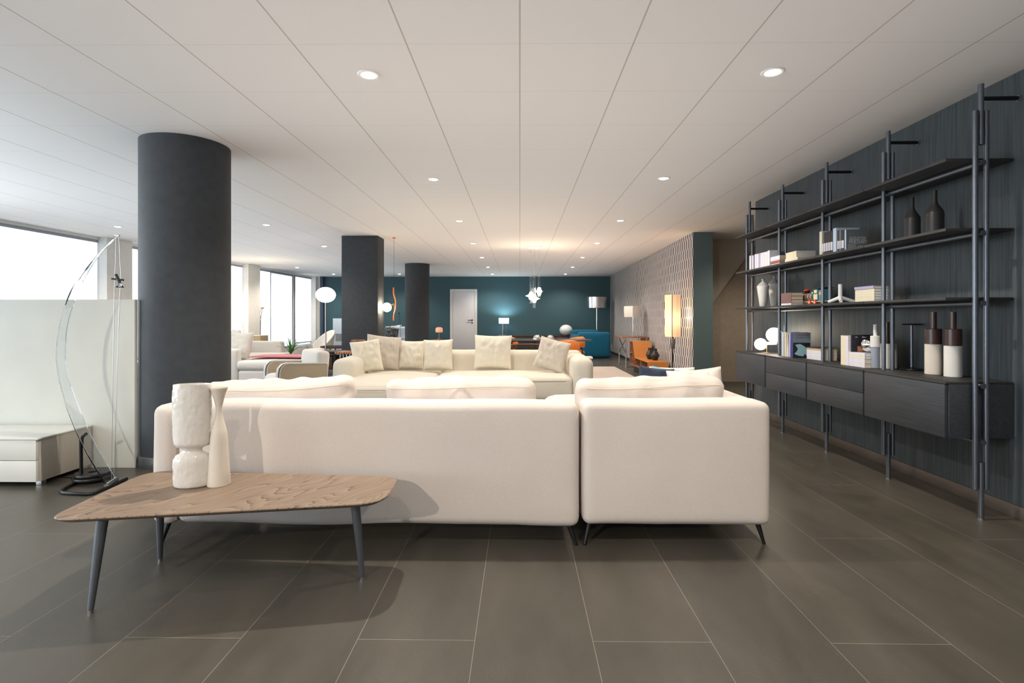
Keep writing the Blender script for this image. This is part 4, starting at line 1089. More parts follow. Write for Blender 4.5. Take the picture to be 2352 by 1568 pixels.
# ------------------------------------------------------------ ivory sofa with scatter cushions
t = thing('sofa', 'large ivory upholstered sofa in the middle of the room with six scatter cushions', 'sofa', (-0.7, 7.6, 0))
bw(MB().soft(-2.20, 0.93, 8.05, 8.32, 0.07, 0.695, 0.07, (0, .01, .01), .004, 2, 1, n=26), 'backrest', M_sofa2, t)
bw(MB().soft(0.70, 0.97, 7.05, 8.32, 0.07, 0.655, 0.09, (.01, .01, .012), .004, 2, 2, n=16), 'armrest', M_sofa2, t)
bw(MB().soft(-2.42, -2.12, 6.86, 8.30, 0.07, 0.655, 0.09, (.01, .01, .012), .004, 2, 3, n=16), 'armrest', M_sofa2, t)
bw(MB().soft(-1.14, 0.70, 7.10, 8.06, 0.09, 0.40, 0.05, (0, .02, .035), .004, 2, 4, n=20), 'seat', M_sofa2, t)
def chaise(res):
    u = max(0, min(1, (-1.1 - res.x) / 1.1))
    k = max(0, min(1, (7.9 - res.y) / 1.8))
    return Vector((res.x, res.y - 0.0 * u, res.z))
bw(MB().soft(-2.40, -1.15, 6.20, 8.05, 0.09, 0.40, 0.06, (0, .03, .04), .004, 2, 5, n=20, fn=chaise), 'seat', M_sofa2, t)
seamline(t, [(x, 7.10 - .022 * (1 - ((x + .22) / .92) ** 2), .352) for x in [-1.10 + .09 * k for k in range(20)]])
seamline(t, [(x, 6.20 - .03 * (1 - ((x + 1.77) / .62) ** 2), .352) for x in [-2.37 + .06 * k for k in range(21)]])
for x, y in ((-2.2, 6.4), (-2.3, 8.2), (.85, 7.15), (.85, 8.2), (-1.2, 6.4), (-.9, 7.3)):
    bw(MB().cyl((x, y, 0), (x, y, .09), .02, n=12), 'foot', M_black, t)
cushG = 'scatter cushions on the ivory sofa'
for px, Y, w, h, rz, ry, rx, lb in ((848, 7.35, .40, .45, 0.35, -.13, -.20, 'ivory scatter cushion leaning on the far arm of the ivory sofa, frontmost'),
        (877, 7.72, .50, .50, 0.45, .12, -.18, 'large sand scatter cushion in the corner of the ivory sofa'),
        (943, 7.86, .38, .42, 0.05, .02, -.20, 'ivory scatter cushion third along the ivory sofa, partly behind its neighbour'),
        (1006, 7.72, .43, .44, -.03, -.02, -.16, 'ivory scatter cushion fourth along the ivory sofa'),
        (1131, 7.84, .55, .50, 0.0, .02, -.16, 'widest ivory scatter cushion standing alone in the middle of the ivory sofa'),
        (1257, 7.66, .46, .46, -.30, .24, -.22, 'sand scatter cushion tilted against the near arm of the ivory sofa')):
    p = at(px, 850, Y)
    scatter('scatter_cushion', lb, 'cushion', (p.x, Y, .44), w, h, .17, M_sofa2c if 'sand' in lb else M_pill, rz=rz, rx=rx, ry=ry, seed=px, group=cushG)

# ------------------------------------------------------------ beige armchair
t = thing('armchair', 'beige armchair with white piping turned towards the windows', 'armchair', (-3.13, 6.98, 0), math.radians(40))
# local frame: the seat opens towards -x, near arm on -y
def arm_prof(y0, y1, nm):
    pr_ = rounded([(-.02, .06, .01), (.62, .06, .01), (.62, .56, .03), (-.0, .585, .13)], 8)
    mb = MB(); k = len(pr_)
    mb.add([(x, y0, z) for x, z in pr_] + [(x, y1, z) for x, z in pr_], [list(range(k)), list(range(k, 2 * k))[::-1]] + [(i, k + i, k + (i + 1) % k, (i + 1) % k) for i in range(k)])
    a_ = mb.build(nm, M_armch, t, 30)
    for yy in (y0 - .001, y1 + .001): MB().tube([(x, yy, z) for x, z in pr_], .006, 6, closed=True).build('piping', M_whitefab, a_)
    MB().add([(x, y0 + .01, z + .002) for x, z in [( -.03, .06), (-.03, .45), (-.018, .52), (.03, .575), (.1, .592), (.60, .567)]] + [(x, y1 - .01, z + .002) for x, z in [(-.03, .06), (-.03, .45), (-.018, .52), (.03, .575), (.1, .592), (.60, .567)]],
             [(i, i + 1, 7 + i, 6 + i) for i in range(5)]).build('arm_front', M_whitefab, a_)
arm_prof(0.0, .10, 'armrest'); arm_prof(.60, .70, 'armrest')
MB().soft(.0, .58, .105, .595, .12, .30, .06, (.02, 0, .02), .003, 3, 1).build('seat_base', M_whitefab, t)
MB().soft(-.05, .52, .105, .595, .26, .42, .07, (.02, 0, .02), .003, 3, 2).build('seat_cushion', M_whitefab, t)
MB().soft(.46, .64, .01, .69, .42, .735, .045, (.02, 0, .01), .003, 3, 3, M=T(.5, 0, .4) @ Ry(.10) @ T(-.5, 0, -.4)).build('backrest', M_whitefab, t)
MB().soft(.53, .65, .06, .64, .08, .58, .04).build('back_panel', M_armch, t)
for x, y in ((.03, .05), (.58, .05), (.03, .65), (.58, .65)): MB().cyl((x, y, 0), (x, y, .08), .018, .022, 12).build('leg', M_blackmetal, t)

# ------------------------------------------------------------ white sofa by the windows
t = thing('sofa', 'white chaise sofa by the windows with its near arm behind the big round column', 'sofa', (-4.9, 10.0, 0))
bw(MB().soft(-6.05, -4.98, 9.40, 9.58, .03, .64, .05, (0, .01, .01), n=14), 'armrest', M_whitefab, t)
bw(MB().soft(-4.98, -3.70, 9.42, 10.35, .03, .26, .04, n=14), 'chaise_base', M_whitefab, t)
bw(MB().soft(-5.02, -3.68, 9.40, 10.37, .255, .43, .07, (0, 0, .02), .004, 3, 1, n=16), 'chaise_cushion', M_whitefab, t)
bw(MB().soft(-6.40, -6.12, 9.42, 12.2, .03, .72, .07, n=14), 'backrest', M_whitefab, t)
bw(MB().soft(-6.12, -5.05, 9.60, 12.0, .03, .42, .06, (0, 0, .02), n=14), 'seat', M_whitefab, t)
bw(MB().soft(-6.40, -5.35, 11.95, 12.2, .03, .67, .06, n=12), 'armrest', M_whitefab, t)
scatter('scatter_cushion', 'large pale cushion leaning by the near arm of the white chaise sofa', 'cushion', (-5.28, 9.85, .42), .66, .52, .2, fabric('pearl_grey', (0.62, 0.60, 0.56)), rz=-.25, rx=-.25, seed=2, group='cushions of the white chaise sofa')
scatter('scatter_cushion', 'white cushion behind the pale one on the white chaise sofa', 'cushion', (-5.75, 10.55, .42), .66, .56, .2, M_whitefab, rz=-.9, rx=-.25, seed=7, group='cushions of the white chaise sofa')
# pale far chair arm and cushion
pt = [(-4.95, 9.60, .468), (-4.5, 9.62, .472), (-4.1, 9.62, .474), (-3.72, 9.66, .466), (-3.60, 9.68, .40)]
cloth('throw_blanket', 'folded rose throw lying across the white chaise', pt, [(x, y + .55, z) for x, y, z in pt], M_pink, th=.03)

# ------------------------------------------------------------ low black tables and plant
t = thing('low_table', 'low black table beside the white chaise with a potted plant on it', 'table', (-4.6, 11.3, 0))
bw(MB().box(-4.95, -3.9, 10.75, 11.85, .31, .34, .003), 'tabletop', M_black, t)
for x in (-4.85, -4.0):
    for y in (10.85, 11.75): bw(MB().box(x - .02, x + .02, y - .02, y + .02, 0, .31), 'leg', M_blackmetal, t)
t = thing('potted_plant', 'spiky green plant in a low pot on the low black table', 'plant', (-4.80, 11.2, .34))
MB().lathe([(.09, 0), (.12, .09), (.125, .10), (.10, .095), (.01, .085)], 28).build('pot', M_matteG, t)
mb = MB(); rr = random.Random(5)
for k in range(34):
    a = rr.uniform(0, 2 * PI); ln = rr.uniform(.20, .40); out_ = rr.uniform(.3, 1.0); wd = rr.uniform(.010, .018)
    pts = []
    for i in range(7):
        u = i / 6; r_ = ln * out_ * u; z = .09 + ln * (1.25 * u - .9 * out_ * u * u)
        pts.append((Vector((r_ * math.cos(a), r_ * math.sin(a), z)), wd * (1 - u) ** .6))
    sdv = Vector((-math.sin(a), math.cos(a), 0)); vs = []
    for p, w_ in pts: vs += [p - sdv * w_, p + Vector((0, 0, -.004)), p + sdv * w_]
    mb.add(vs, [(3 * i + j, 3 * i + j + 1, 3 * i + j + 4, 3 * i + j + 3) for i in range(6) for j in (0, 1)])
o = mb.build('foliage', M_leaf, t, 60, weld=False)
t = thing('side_table', 'black oval tray table near the egg shaped white chair', 'table', (-4.3, 12.6, 0))
MB().lathe([(.001, .49), (.36, .49), (.38, .50), (.38, .53), (.365, .53), (.36, .505), (.001, .505)], 40).build('tray_top', M_brownwood, t)
for k in range(3): MB().cyl((.30 * math.cos(k * 2.1), .30 * math.sin(k * 2.1), 0), (.20 * math.cos(k * 2.1), .20 * math.sin(k * 2.1), .49), .012, n=10).build('leg', M_blackmetal, t)
t = thing('lounge_chair', 'white moulded egg shaped lounge chair beyond the tray table', 'chair', (at(741, 780, 13.6).x, 13.6, 0), -0.7)
def egg(res):
    return res
vs = []; fs = []; nu, nv = 20, 12
for i in range(nu + 1):
    a = -PI * .62 + PI * 1.24 * i / nu
    for j in range(nv + 1):
        v = j / nv; hgt = .34 + (.38 * math.cos(a * .8) ** 1.0 if abs(a) < PI * .62 else 0)
        r_ = .22 + .09 * v
        vs.append((r_ * math.sin(a), r_ * math.cos(a), .26 + (hgt - .26 + .16) * v))
for i in range(nu):
    for j in range(nv): a_ = i * (nv + 1) + j; fs.append((a_, a_ + nv + 1, a_ + nv + 2, a_ + 1))
o = MB().add(vs, fs).build('shell', M_white, t, 60); md = o.modifiers.new('thick', 'SOLIDIFY'); md.thickness = .03
MB().soft(-.26, .26, -.30, .24, .26, .42, .06, n=10).build('seat', M_whitefab, t)
MB().lathe([(.20, 0), (.20, .012), (.03, .03), (.025, .26)], 30).build('pedestal', M_steel, t)
# storage table in front of the square column
t = thing('console_table', 'dark low table with drawers and a striped wood edge before the square column', 'table', (-3.05, 8.95, 0))
bw(MB().box(-3.42, -3.02, 8.72, 9.2, .60, .635, .003), 'tabletop', M_black, t)
bw(MB().box(-3.02, -2.42, 8.72, 9.2, .60, .635, .003), 'wood_top', M_walnut, t)
mb = MB()
for k in range(15): mb.box(-3.01 + .04 * k, -2.99 + .04 * k, 8.712, 8.722, .605, .632)
bw(mb, 'inlay_strip', mat('orange_wood_inlay', (0.62, 0.27, 0.12), 0.5, var=.2), t)
for z0, z1 in ((.34, .56), (.02, .18)): bw(MB().box(-3.36, -3.07, 8.75, 9.15, z0, z1, .003), 'drawer', M_brownwood, t)
bw(MB().box(-3.38, -3.05, 8.73, 9.17, .19, .205, .002), 'shelf', M_glass, t)
for x in (-3.40, -3.03, -2.45):
    for y in (8.76, 9.16): bw(MB().box(x - .015, x + .015, y - .015, y + .015, 0, .60), 'leg', M_black, t)
for k in range(9):
    bw(MB().tube([(-2.96 + .055 * k, 8.80, 0), (-2.94 + .055 * k, 8.78, .3), (-2.96 + .055 * k, 8.80, .60)], .005, 6), 'rod', M_steel, t)
o = MB().box(-.075, .075, -.06, .06, 0, .155, .003).build('box', M_brownwood); o.location = (-2.70, 8.95, .636); tag(o, 'dark wooden box standing on the striped console table', 'box')
o = MB().box(-.10, .10, -.07, .07, 0, .03, .002).build('book', M_walnut); o.location = (-2.70, 8.95, .7925); tag(o, 'reddish book lying on top of the dark wooden box', 'book')

# ------------------------------------------------------------ lamps
pg = at(748, 677, 9.55); t = thing('floor_lamp', 'tall floor lamp with a lit flattened opal globe on a thin pole', 'floor lamp', (pg.x, pg.y, 0))
MB().sphere((0, 0, pg.z), .172, 36, sz=.80).build('globe', M_globe, t)
MB().cyl((0, 0, .01), (0, 0, pg.z - .13), .011, n=14).build('pole', M_steel, t)
MB().lathe([(.001, 0), (.15, 0), (.15, .012), (.02, .018)], 36).build('base', M_steel, t)

c_ = at(905, 541, 9.62); t = thing('suspended_lamp', 'orange wavy rod lamp with lit round bulb hanging beside the square column', 'lamp', (c_.x, 9.62, CEIL))
def lc(px, py): p = at(px, py, 9.62); return (p.x - c_.x, 0, p.z - CEIL)
MB().cyl((0, 0, 0), (0, 0, -.02), .03, .025, 20).build('canopy', M_orange, t)
MB().cyl((0, 0, -.02), (0, 0, -CEIL), .0022, n=8).build('wire', M_black, t)
wv = [(904, 660), (904, 667), (904.2, 674), (906, 681), (908.3, 688), (908.8, 696), (908.8, 705), (907.6, 713), (905, 720), (904.2, 728), (904, 736)]
MB().tube([lc(*q) for q in wv], .011, 12).build('wavy_rod', M_orange, t)
bl = lc(888.5, 705.5); MB().cyl(lc(908, 698), lc(898, 700), .016, .022, 16).build('socket', M_brass, t)
MB().sphere(bl, .080, 28).build('bulb', emis('lit_hot_bulb', (1.0, .80, .55), 90.0), t)

p = at(1228, 569, 10.95); t = thing('pendant_lamp', 'cluster of three lit clear glass tube pendants hanging from one white ceiling plate', 'pendant lamp', (p.x, 10.95, CEIL))
MB().lathe([(.001, -.035), (.125, -.035), (.16, -.012), (.162, 0), (.001, 0)], 40).build('ceiling_plate', M_white, t)
for px, yt, yb, ym, dy in ((1220, 635, 697, 679, .05), (1227, 637, 707, 686, -.07), (1238.5, 635, 682, 669, .0)):
    a_ = at(px, yt, 10.95); X = a_.x - p.x; zt = a_.z - CEIL; zb = at(px, yb, 10.95).z - CEIL; zm = at(px, ym, 10.95).z - CEIL
    MB().cyl((X, dy, -.035), (X, dy, zt), .004, n=8).build('cord', M_steel, t)
    tb = MB().lathe([(.030, zb), (.032, zt), (.030, zt), (.028, zb)], 28, (X, dy, 0)); tb.build('glass_tube', M_glass, t)
    R_ = .118 if yt < 638 and px < 1235 else .072
    MB().lathe([(.001, zm - .085), (.030, zm - .075), (.045, zm - .03), (R_ * .75, zm - .008), (R_, zm), (R_ * .75, zm + .008), (.042, zm + .035), (.030, zm + .075), (.001, zm + .085)], 30, (X, dy, 0)).build('lens', M_star, t)
    MB().cyl((X, dy, zt - .005), (X, dy, zt), .031, n=20).build('cap', M_brass, t)
light('POINT', 'lamp_glow', (.1, -.2, zm), 30, (1, .82, .58), t, shadow_soft_size=.1)

# ------------------------------------------------------------ black oval dining table and chairs
t = thing('dining_table', 'black oval dining table under the glass pendants', 'table', (0.30, 10.95, 0.0125))
MB().lathe([(.001, .715), (1.0, .715), (1.02, .725), (1.02, .738), (1.0, .742), (.001, .742)], 72, sx=1.15, sy=.56).build('tabletop', M_black, t)
for x in (-.5, .5): MB().lathe([(.30, 0), (.30, .015), (.06, .05), (.05, .68), (.2, .715)], 32, (x, 0, 0)).build('pedestal', M_black, t)
for px, r in ((1233, .080), (1247, .050), (1264, .078)):
    q = at(px, 778, 10.95)
    dm = thing('glass_dome', 'clear glass dome %s on the black oval table' % {1233: 'at the door side', 1247: 'smallest of three, in the middle', 1264: 'at the blue armchair side'}[px], 'glass', (q.x, 10.95, .755), 0, 'glass domes on the dining table')
    MB().lathe([(r, 0), (r * .98, r * .35), (r * .8, r * .78), (r * .45, r * 1.05), (.001, r * 1.15)], 32).build('dome', mat('smoked_mirror_glass', (0.65, 0.66, 0.7), .06, .85), dm)
def tub(label, x, y, rz, m):
    t = thing('dining_chair', label, 'chair', (x, y, .0125), rz, 'leather chairs around the black oval table')
    vs = []; fs = []; n = 26
    for i in range(n + 1):
        a = -PI * .60 + PI * 1.2 * i / n; e = math.cos(a * .83) ** .6 if abs(a) < PI * .6 else 0
        ro, ri = .31, .255; zb = .56 - .02 * e; zt_ = .66 + .11 * max(0, math.cos(a * .8))
        for r_, z in ((ri, zb + .02), (ri, zt_ - .02), ((ri + ro) / 2, zt_), (ro, zt_ - .02), (ro, zb + .02), ((ri + ro) / 2, zb)):
            vs.append((r_ * math.sin(a), r_ * math.cos(a), z))
    for i in range(n):
        for j in range(6): fs.append((i * 6 + j, i * 6 + (j + 1) % 6, i * 6 + 6 + (j + 1) % 6, i * 6 + 6 + j))
    fs += [list(range(6)), list(range(n * 6, n * 6 + 6))[::-1]]
    MB().add(vs, fs).build('backrest', m, t, 60)
    MB().soft(-.24, .24, -.26, .23, .40, .48, .04, (0, 0, .02), n=10).build('seat', m, t)
    for sx in (-1, 1):
        MB().tube([(sx * .21, -.22, 0), (sx * .22, -.2, .42)], .012, 10).build('leg', M_blackmetal, t)
        MB().tube([(sx * .24, .20, 0), (sx * .24, .17, .42), (sx * .26, .12, .58)], .012, 10).build('leg', M_blackmetal, t)
    return t
qa = at(1300, 790, 10.05); tub('orange leather tub chair at the near side of the black oval table', 0.80, 10.02, PI + .25, M_orange_l)
tub('orange leather tub chair at the rounded end of the black oval table', 1.10, 11.66, -1.2, M_orange_l)
tub('orange leather tub chair across the table under the glass lamp', -0.35, 12.05, .25, M_orange_l)
t = thing('cane_chair', 'dark wooden chair with a woven cane back before the black oval table', 'chair', (0.12, 9.85, .0125), PI)
for sx in (-1, 1):
    MB().tube([(sx * .21, .22, 0), (sx * .21, .20, .42), (sx * .27, .27, .70)], .014, 10).build('rear_leg', M_brownwood, t)
    MB().tube([(sx * .21, -.22, 0), (sx * .21, -.21, .42)], .014, 10).build('front_leg', M_brownwood, t)
MB().tube([(-.29, .27, .69), (-.15, .31, .705), (.15, .31, .705), (.29, .27, .69)], .017, 12).build('top_rail', M_brownwood, t)
mb = MB()
for k in range(16):
    x = -.24 + .48 * k / 15; mb.tube([(x, .27, .46), (x * 1.08, .295, .69)], .004, 5)
for k in range(8):
    z = .47 + .028 * k; mb.tube([(-.25, .27 + .003 * k, z), (.25, .27 + .003 * k, z)], .004, 5)
mb.build('cane_back', mat('dark_cane', (0.05, 0.035, 0.03), .5), t, weld=False)
MB().soft(-.23, .23, -.24, .22, .41, .46, .02, n=8).build('seat', M_brownwood, t)

# ------------------------------------------------------------ sideboard and lamps along the teal wall
xa, xb = at(1142, 770, 18.3).x, at(1322, 770, 18.3).x
t = thing('sideboard', 'long low dark brown sideboard against the teal wall', 'sideboard', ((xa + xb) / 2, 18.35, 0))
hw = (xb - xa) / 2
MB().box(-hw, hw, -.22, .25, .08, .575, .003).build('body', M_brownwood, t)
MB().box(-hw - .01, hw + .01, -.235, .26, .575, .60, .002).build('top_panel', M_brownwood, t)
for k in range(4): MB().box(-hw + .02 + k * hw / 2, -hw + hw / 2 - .01 + k * hw / 2, -.232, -.22, .10, .56, .002).build('door', M_black if k == 1 else M_brownwood, t)
MB().box(-hw + .05, hw - .05, -.18, .2, 0, .08).build('plinth', M_black, t)
p = at(1157, 766, 18.25); t = thing('table_lamp', 'lit glass table lamp on a slim chrome stand at the end of the sideboard', 'lamp', (p.x, 18.25, .60))
zf = lambda yy: at(1157, yy, 18.25).z - .60; xf = lambda pp: (pp - 1157) * 18.25 / F
MB().lathe([(.17, zf(743)), (.175, zf(730)), (.17, zf(730)), (.165, zf(743))], 36, (.005, 0, 0)).build('lamp_shade', mat('lit_frosted_glass', (.85, .95, 1), .3, emit=(.8, .95, 1), es=1.6), t)
MB().cyl((xf(1155), 0, .0), (xf(1155), 0, zf(736)), .012, n=12).build('stem', M_chrome, t)
MB().cyl((xf(1162), 0, .0), (xf(1162), 0, zf(733)), .016, n=12).build('stem', M_glass, t)
MB().box(xf(1147), xf(1166), -.06, .06, 0, .012, .003).build('base', M_chrome, t)
light('POINT', 'lamp_glow', (.01, .03, zf(735)), 34, (.80, .97, 1.0), t, shadow_soft_size=.04)
p = at(1300, 758, 18.25); t = thing('table_lamp', 'unlit white ellipsoid glass lamp on the sideboard near the blue armchairs', 'lamp', (p.x, 18.25, .60))
MB().sphere((0, 0, p.z - .60), .222, 36, sz=.84).build('globe', M_opal, t); MB().lathe([(.10, 0), (.09, .015), (.05, .03)], 28).build('base', M_steel, t)

def boxy(label, x, y, rz, w=.98, d=.95, h=.77):
    t = thing('armchair', label, 'armchair', (x, y, 0), rz, 'petrol blue armchairs by the teal wall')
    MB().soft(-w / 2, w / 2, d * .5 - .26, d * .5, .02, h, .09, (0, .02, .01), .006, 3, x, n=14).build('backrest', M_blue_f, t)
    for s_ in (-1, 1): MB().soft(s_ * w / 2, s_ * (w / 2 - .22), -d / 2, d / 2 - .26, .02, h * .78, .08, (.01, 0, .01), .006, 3, s_, n=12).build('armrest', M_blue_f, t)
    MB().soft(-w / 2 + .22, w / 2 - .22, -d / 2, d / 2 - .26, .02, .44, .07, (0, 0, .03), .004, 3, 4, n=12).build('seat', M_blue_f, t)
    return t
p = at(1362, 800, 15.9); boxy('petrol blue boxy armchair seen from behind, in front of its twin', p.x, 16.35, PI + .12)
p = at(1335, 790, 17.4); boxy('petrol blue boxy armchair half hidden behind its twin beside the sideboard', p.x + .16, 17.52, 0, w=.95, h=.80)
p = at(1377, 695, 17.3); t = thing('floor_lamp', 'floor lamp with a mirror silver drum shade behind the blue armchairs', 'floor lamp', (p.x, 17.9, 0))
zf = lambda yy: at(1377, yy, 17.9).z
MB().lathe([(.315, zf(707)), (.33, zf(682)), (.325, zf(682)), (.310, zf(707))], 44, sy=.8).build('lamp_shade', mat('mirror_foil', (.75, .74, .74), .13, 1.0, bump=.3, bscale=5), t)
MB().cyl((.0, 0, .01), (.0, 0, zf(688)), .022, n=14).build('pole', M_chrome, t); MB().lathe([(.001, 0), (.16, 0), (.16, .015), (.02, .03)], 32).build('base', M_chrome, t)
p = at(1352, 828, 13.35); t = thing('bench', 'small low white bench between the ivory sofa and the blue armchairs', 'bench', (p.x - .1, 13.35, 0))
MB().box(-.28, .18, -.18, .18, .19, .235, .005).build('seat', M_white, t)
for x in (-.24, .14): MB().box(x - .015, x + .015, -.15, .15, 0, .19, .002).build('leg', M_steel, t)
o = MB().box(-1.15, 2.30, 8.75, 13.1, 0, .012, .004).build('rug', M_rug); tag(o, 'large blush rug under the black oval table', 'rug')

# copper mushroom lamp on its round table
p = at(1010, 779, 17.2); t = thing('side_table', 'round copper rimmed side table beside the white door', 'table', (p.x, 17.2, 0))
MB().lathe([(.001, p.z - .02), (.27, p.z - .02), (.285, p.z - .012), (.285, p.z), (.001, p.z)], 40).build('tabletop', M_copper, t)
MB().cyl((0, 0, .01), (0, 0, p.z - .02), .02, n=14).build('stem', M_black, t); MB().lathe([(.001, 0), (.18, 0), (.18, .012), (.02, .02)], 32).build('base', M_black, t)
q = at(1008.5, 758, 17.2); t2 = thing('table_lamp', 'small copper mushroom lamp on the round side table', 'lamp', (q.x, 17.2, p.z))
zf = lambda yy: at(1008, yy, 17.2).z - p.z
MB().lathe([(.108, zf(763)), (.118, zf(758)), (.108, zf(753.5)), (.07, zf(751.5)), (.001, zf(751))], 36).build('lamp_shade', mat('lit_copper_glass', (.9, .45, .32), .25, .4, emit=(1, .45, .28), es=.5), t2)
MB().cyl((0, 0, .006), (0, 0, zf(757)), .012, n=12).build('stem', M_copper, t2); MB().lathe([(.001, 0), (.08, 0), (.08, .008), (.012, .014)], 28).build('base', M_copper, t2)

# daybed with cushions behind the second round column
t = thing('daybed', 'pale daybed with patterned cushions behind the square column', 'daybed', (-4.2, 16.9, 0))
MB().soft(-1.2, 1.2, -.4, .45, .10, .50, .06, n=12).build('mattress', fabric('icy_grey_weave', (.55, .60, .68)), t)
MB().box(-1.22, 1.22, -.42, .47, .04, .12, .01).build('frame', M_black, t)
def checker_fabric(name, bg, fg, scale, dots=False):
    m, nt, b = node_mat(name); N, L = nt.nodes, nt.links; b.inputs['Roughness'].default_value = .9
    tc = N.new('ShaderNodeTexCoord')
    if dots:
        v = N.new('ShaderNodeTexVoronoi'); v.inputs['Scale'].default_value = scale; L.new(tc.outputs['Object'], v.inputs['Vector']); f = mth(nt, 'LESS_THAN', v.outputs['Distance'], .30)
    else:
        sp = N.new('ShaderNodeSeparateXYZ'); L.new(tc.outputs['Object'], sp.inputs[0])
        fx = mth(nt, 'LESS_THAN', mth(nt, 'FRACT', mth(nt, 'MULTIPLY', sp.outputs[0], scale)), .3); fz = mth(nt, 'LESS_THAN', mth(nt, 'FRACT', mth(nt, 'MULTIPLY', sp.outputs[2], scale)), .3)
        f = mth(nt, 'MULTIPLY', mth(nt, 'ADD', fx, fz), .5)
    mx = N.new('ShaderNodeMix'); mx.data_type = 'RGBA'; L.new(f, mx.inputs[0]); mx.inputs[6].default_value = (*bg, 1); mx.inputs[7].default_value = (*fg, 1)
    L.new(mx.outputs[2], b.inputs['Base Color']); return m
M_plaid = checker_fabric('plaid_fabric', (.75, .75, .75), (.06, .07, .10), 5.5); M_dots = checker_fabric('speckled_fabric', (.05, .05, .06), (.6, .6, .6), 38, True)
for px, Y, w, h, m, ry, lb in ((906, 17.2, .55, .46, M_plaid, -.12, 'black and white plaid cushion on the daybed, topmost'), (898, 16.75, .46, .40, M_dots, .10, 'dark speckled cushion leaning in front of the plaid one'), (922, 16.8, .5, .44, fabric('ice_blue_cotton', (.62, .72, .82)), 0, 'plain ice blue cushion beside the round column')):
    p = at(px, 780, Y); scatter('scatter_cushion', lb, 'cushion', (p.x, Y, .50), w, h, .16, m, rx=-.15, ry=ry, seed=px, group='cushions on the daybed')

# white panel with a grey square, propped near the teal wall
p0_, p1_ = at(765, 731, 17.9), at(790, 800, 17.9)
t = thing('leaning_board', 'white display panel with a grey square leaning before the teal wall', 'panel', (p0_.x, 17.9, 0))
MB().box(0, .62, -.02, .02, 0, p0_.z, .003).build('board', mat('pale_blue_white', (.60, .72, .86), .5), t)
za, zb_ = at(771, 766, 17.9).z, at(771, 783, 17.9).z; MB().box(.09, .42, -.026, -.02, zb_, za).build('grey_square', mat('mid_grey_panel', (.25, .26, .28), .5), t)
# uplighter behind the white chaise
p = at(602, 707, 13.2); t = thing('floor_lamp', 'thin black uplighter floor lamp near the window pier', 'floor lamp', (p.x, 13.2, 0))
MB().cyl((-.06, 0, .01), (-.04, 0, p.z - .30), .009, n=10).tube([(-.04, 0, p.z - .30), (0, 0, p.z - .02)], .007, 8).tube([(-.04, 0, p.z - .30), (-.045, 0, p.z - .05), (0, 0, p.z - .01)], .004, 8).build('pole', M_black, t)
MB().lathe([(.02, p.z - .03), (.05, p.z), (.065, p.z + .02), (.05, p.z + .005), (.015, p.z - .02)], 24).build('reflector', M_brass, t)
MB().sphere((0, 0, p.z + .03), .05, 20).build('bulb', M_globe_w, t); MB().lathe([(.001, 0), (.13, 0), (.13, .012), (.01, .02)], 28, (-.06, 0, 0)).build('base', M_black, t)
light('POINT', 'lamp_glow', (0, 0, p.z + .22), 26, (1, .78, .52), t, shadow_soft_size=.05)
a_, b2_ = at(583, 770, 12.6), at(607, 783, 12.6)
t = thing('storage_cube', 'white and tan cube standing behind the white chaise sofa', 'box', ((a_.x + b2_.x) / 2, 12.6, 0))
w_ = (b2_.x - a_.x) / 2
MB().box(-w_, -w_ * .3, -.2, .2, 0, a_.z, .003).build('white_side', M_white, t); MB().box(-w_ * .3 + .001, w_, -.2, .2, 0, a_.z, .003).build('tan_front', mat('kraft_tan', (.55, .42, .24), .6), t)
# wire lamp near the daybed
p = at(920, 745, 16.0); t = thing('floor_lamp', 'very thin black wire floor lamp by the daybed', 'floor lamp', (p.x, 16.0, 0))
MB().tube([(0, 0, .01), (0, 0, .75), (-.01, 0, 1.05), (-.05, 0, 1.35)], .005, 8).build('wire_stem', M_black, t); MB().lathe([(.001, 0), (.1, 0), (.1, .01), (.01, .015)], 24).build('base', M_black, t)
MB().lathe([(.02, 0), (.03, -.03), (.028, -.03), (.015, 0)], 16, (-.05, 0, 1.35)).build('lamp_head', M_black, t)

# ------------------------------------------------------------ along the hexagon wall
t = thing('writing_desk', 'thin walnut writing desk on crossed chrome legs by the hexagon wall', 'desk', (2.72, 12.5, 0))
bw(MB().box(2.36, 2.98, 12.44, 13.5, .728, .752, .004), 'desktop', M_walnut, t)
for y in (12.55, 13.4):
    for x in (2.47, 2.95): bw(MB().cyl((x, y, 0), (x, y, .728), .012, n=12), 'leg', M_chrome, t)
    bw(MB().cyl((2.47, y, .05), (2.95, y, .05), .008, n=10), 'foot_rail', M_chrome, t)
bw(MB().cyl((2.47, 12.55, .70), (2.47, 13.4, .35), .008, n=10), 'cross_brace', M_brass, t); bw(MB().cyl((2.47, 13.4, .70), (2.47, 12.55, .35), .008, n=10), 'cross_brace', M_blackmetal, t)
p = at(1454, 715, 12.85); t = thing('table_lamp', 'unlit table lamp with a boxy white shade on the writing desk', 'lamp', (p.x, 12.85, .752))
zt, zb_ = at(1454, 703, 12.85).z - .752, at(1454, 728, 12.85).z - .752
M_shade = mat('white_fabric_shade', (.74, .72, .68), .9)
sh = MB().box(-.15, .15, -.15, .15, zb_, zt, .004, M=Rz(.55)).build('lamp_shade', M_shade, t)
MB().cyl((0, 0, .01), (0, 0, zb_), .013, n=14).build('stem', M_chrome, t); MB().box(-.08, .08, -.08, .08, 0, .012, .003).build('base', M_chrome, t)
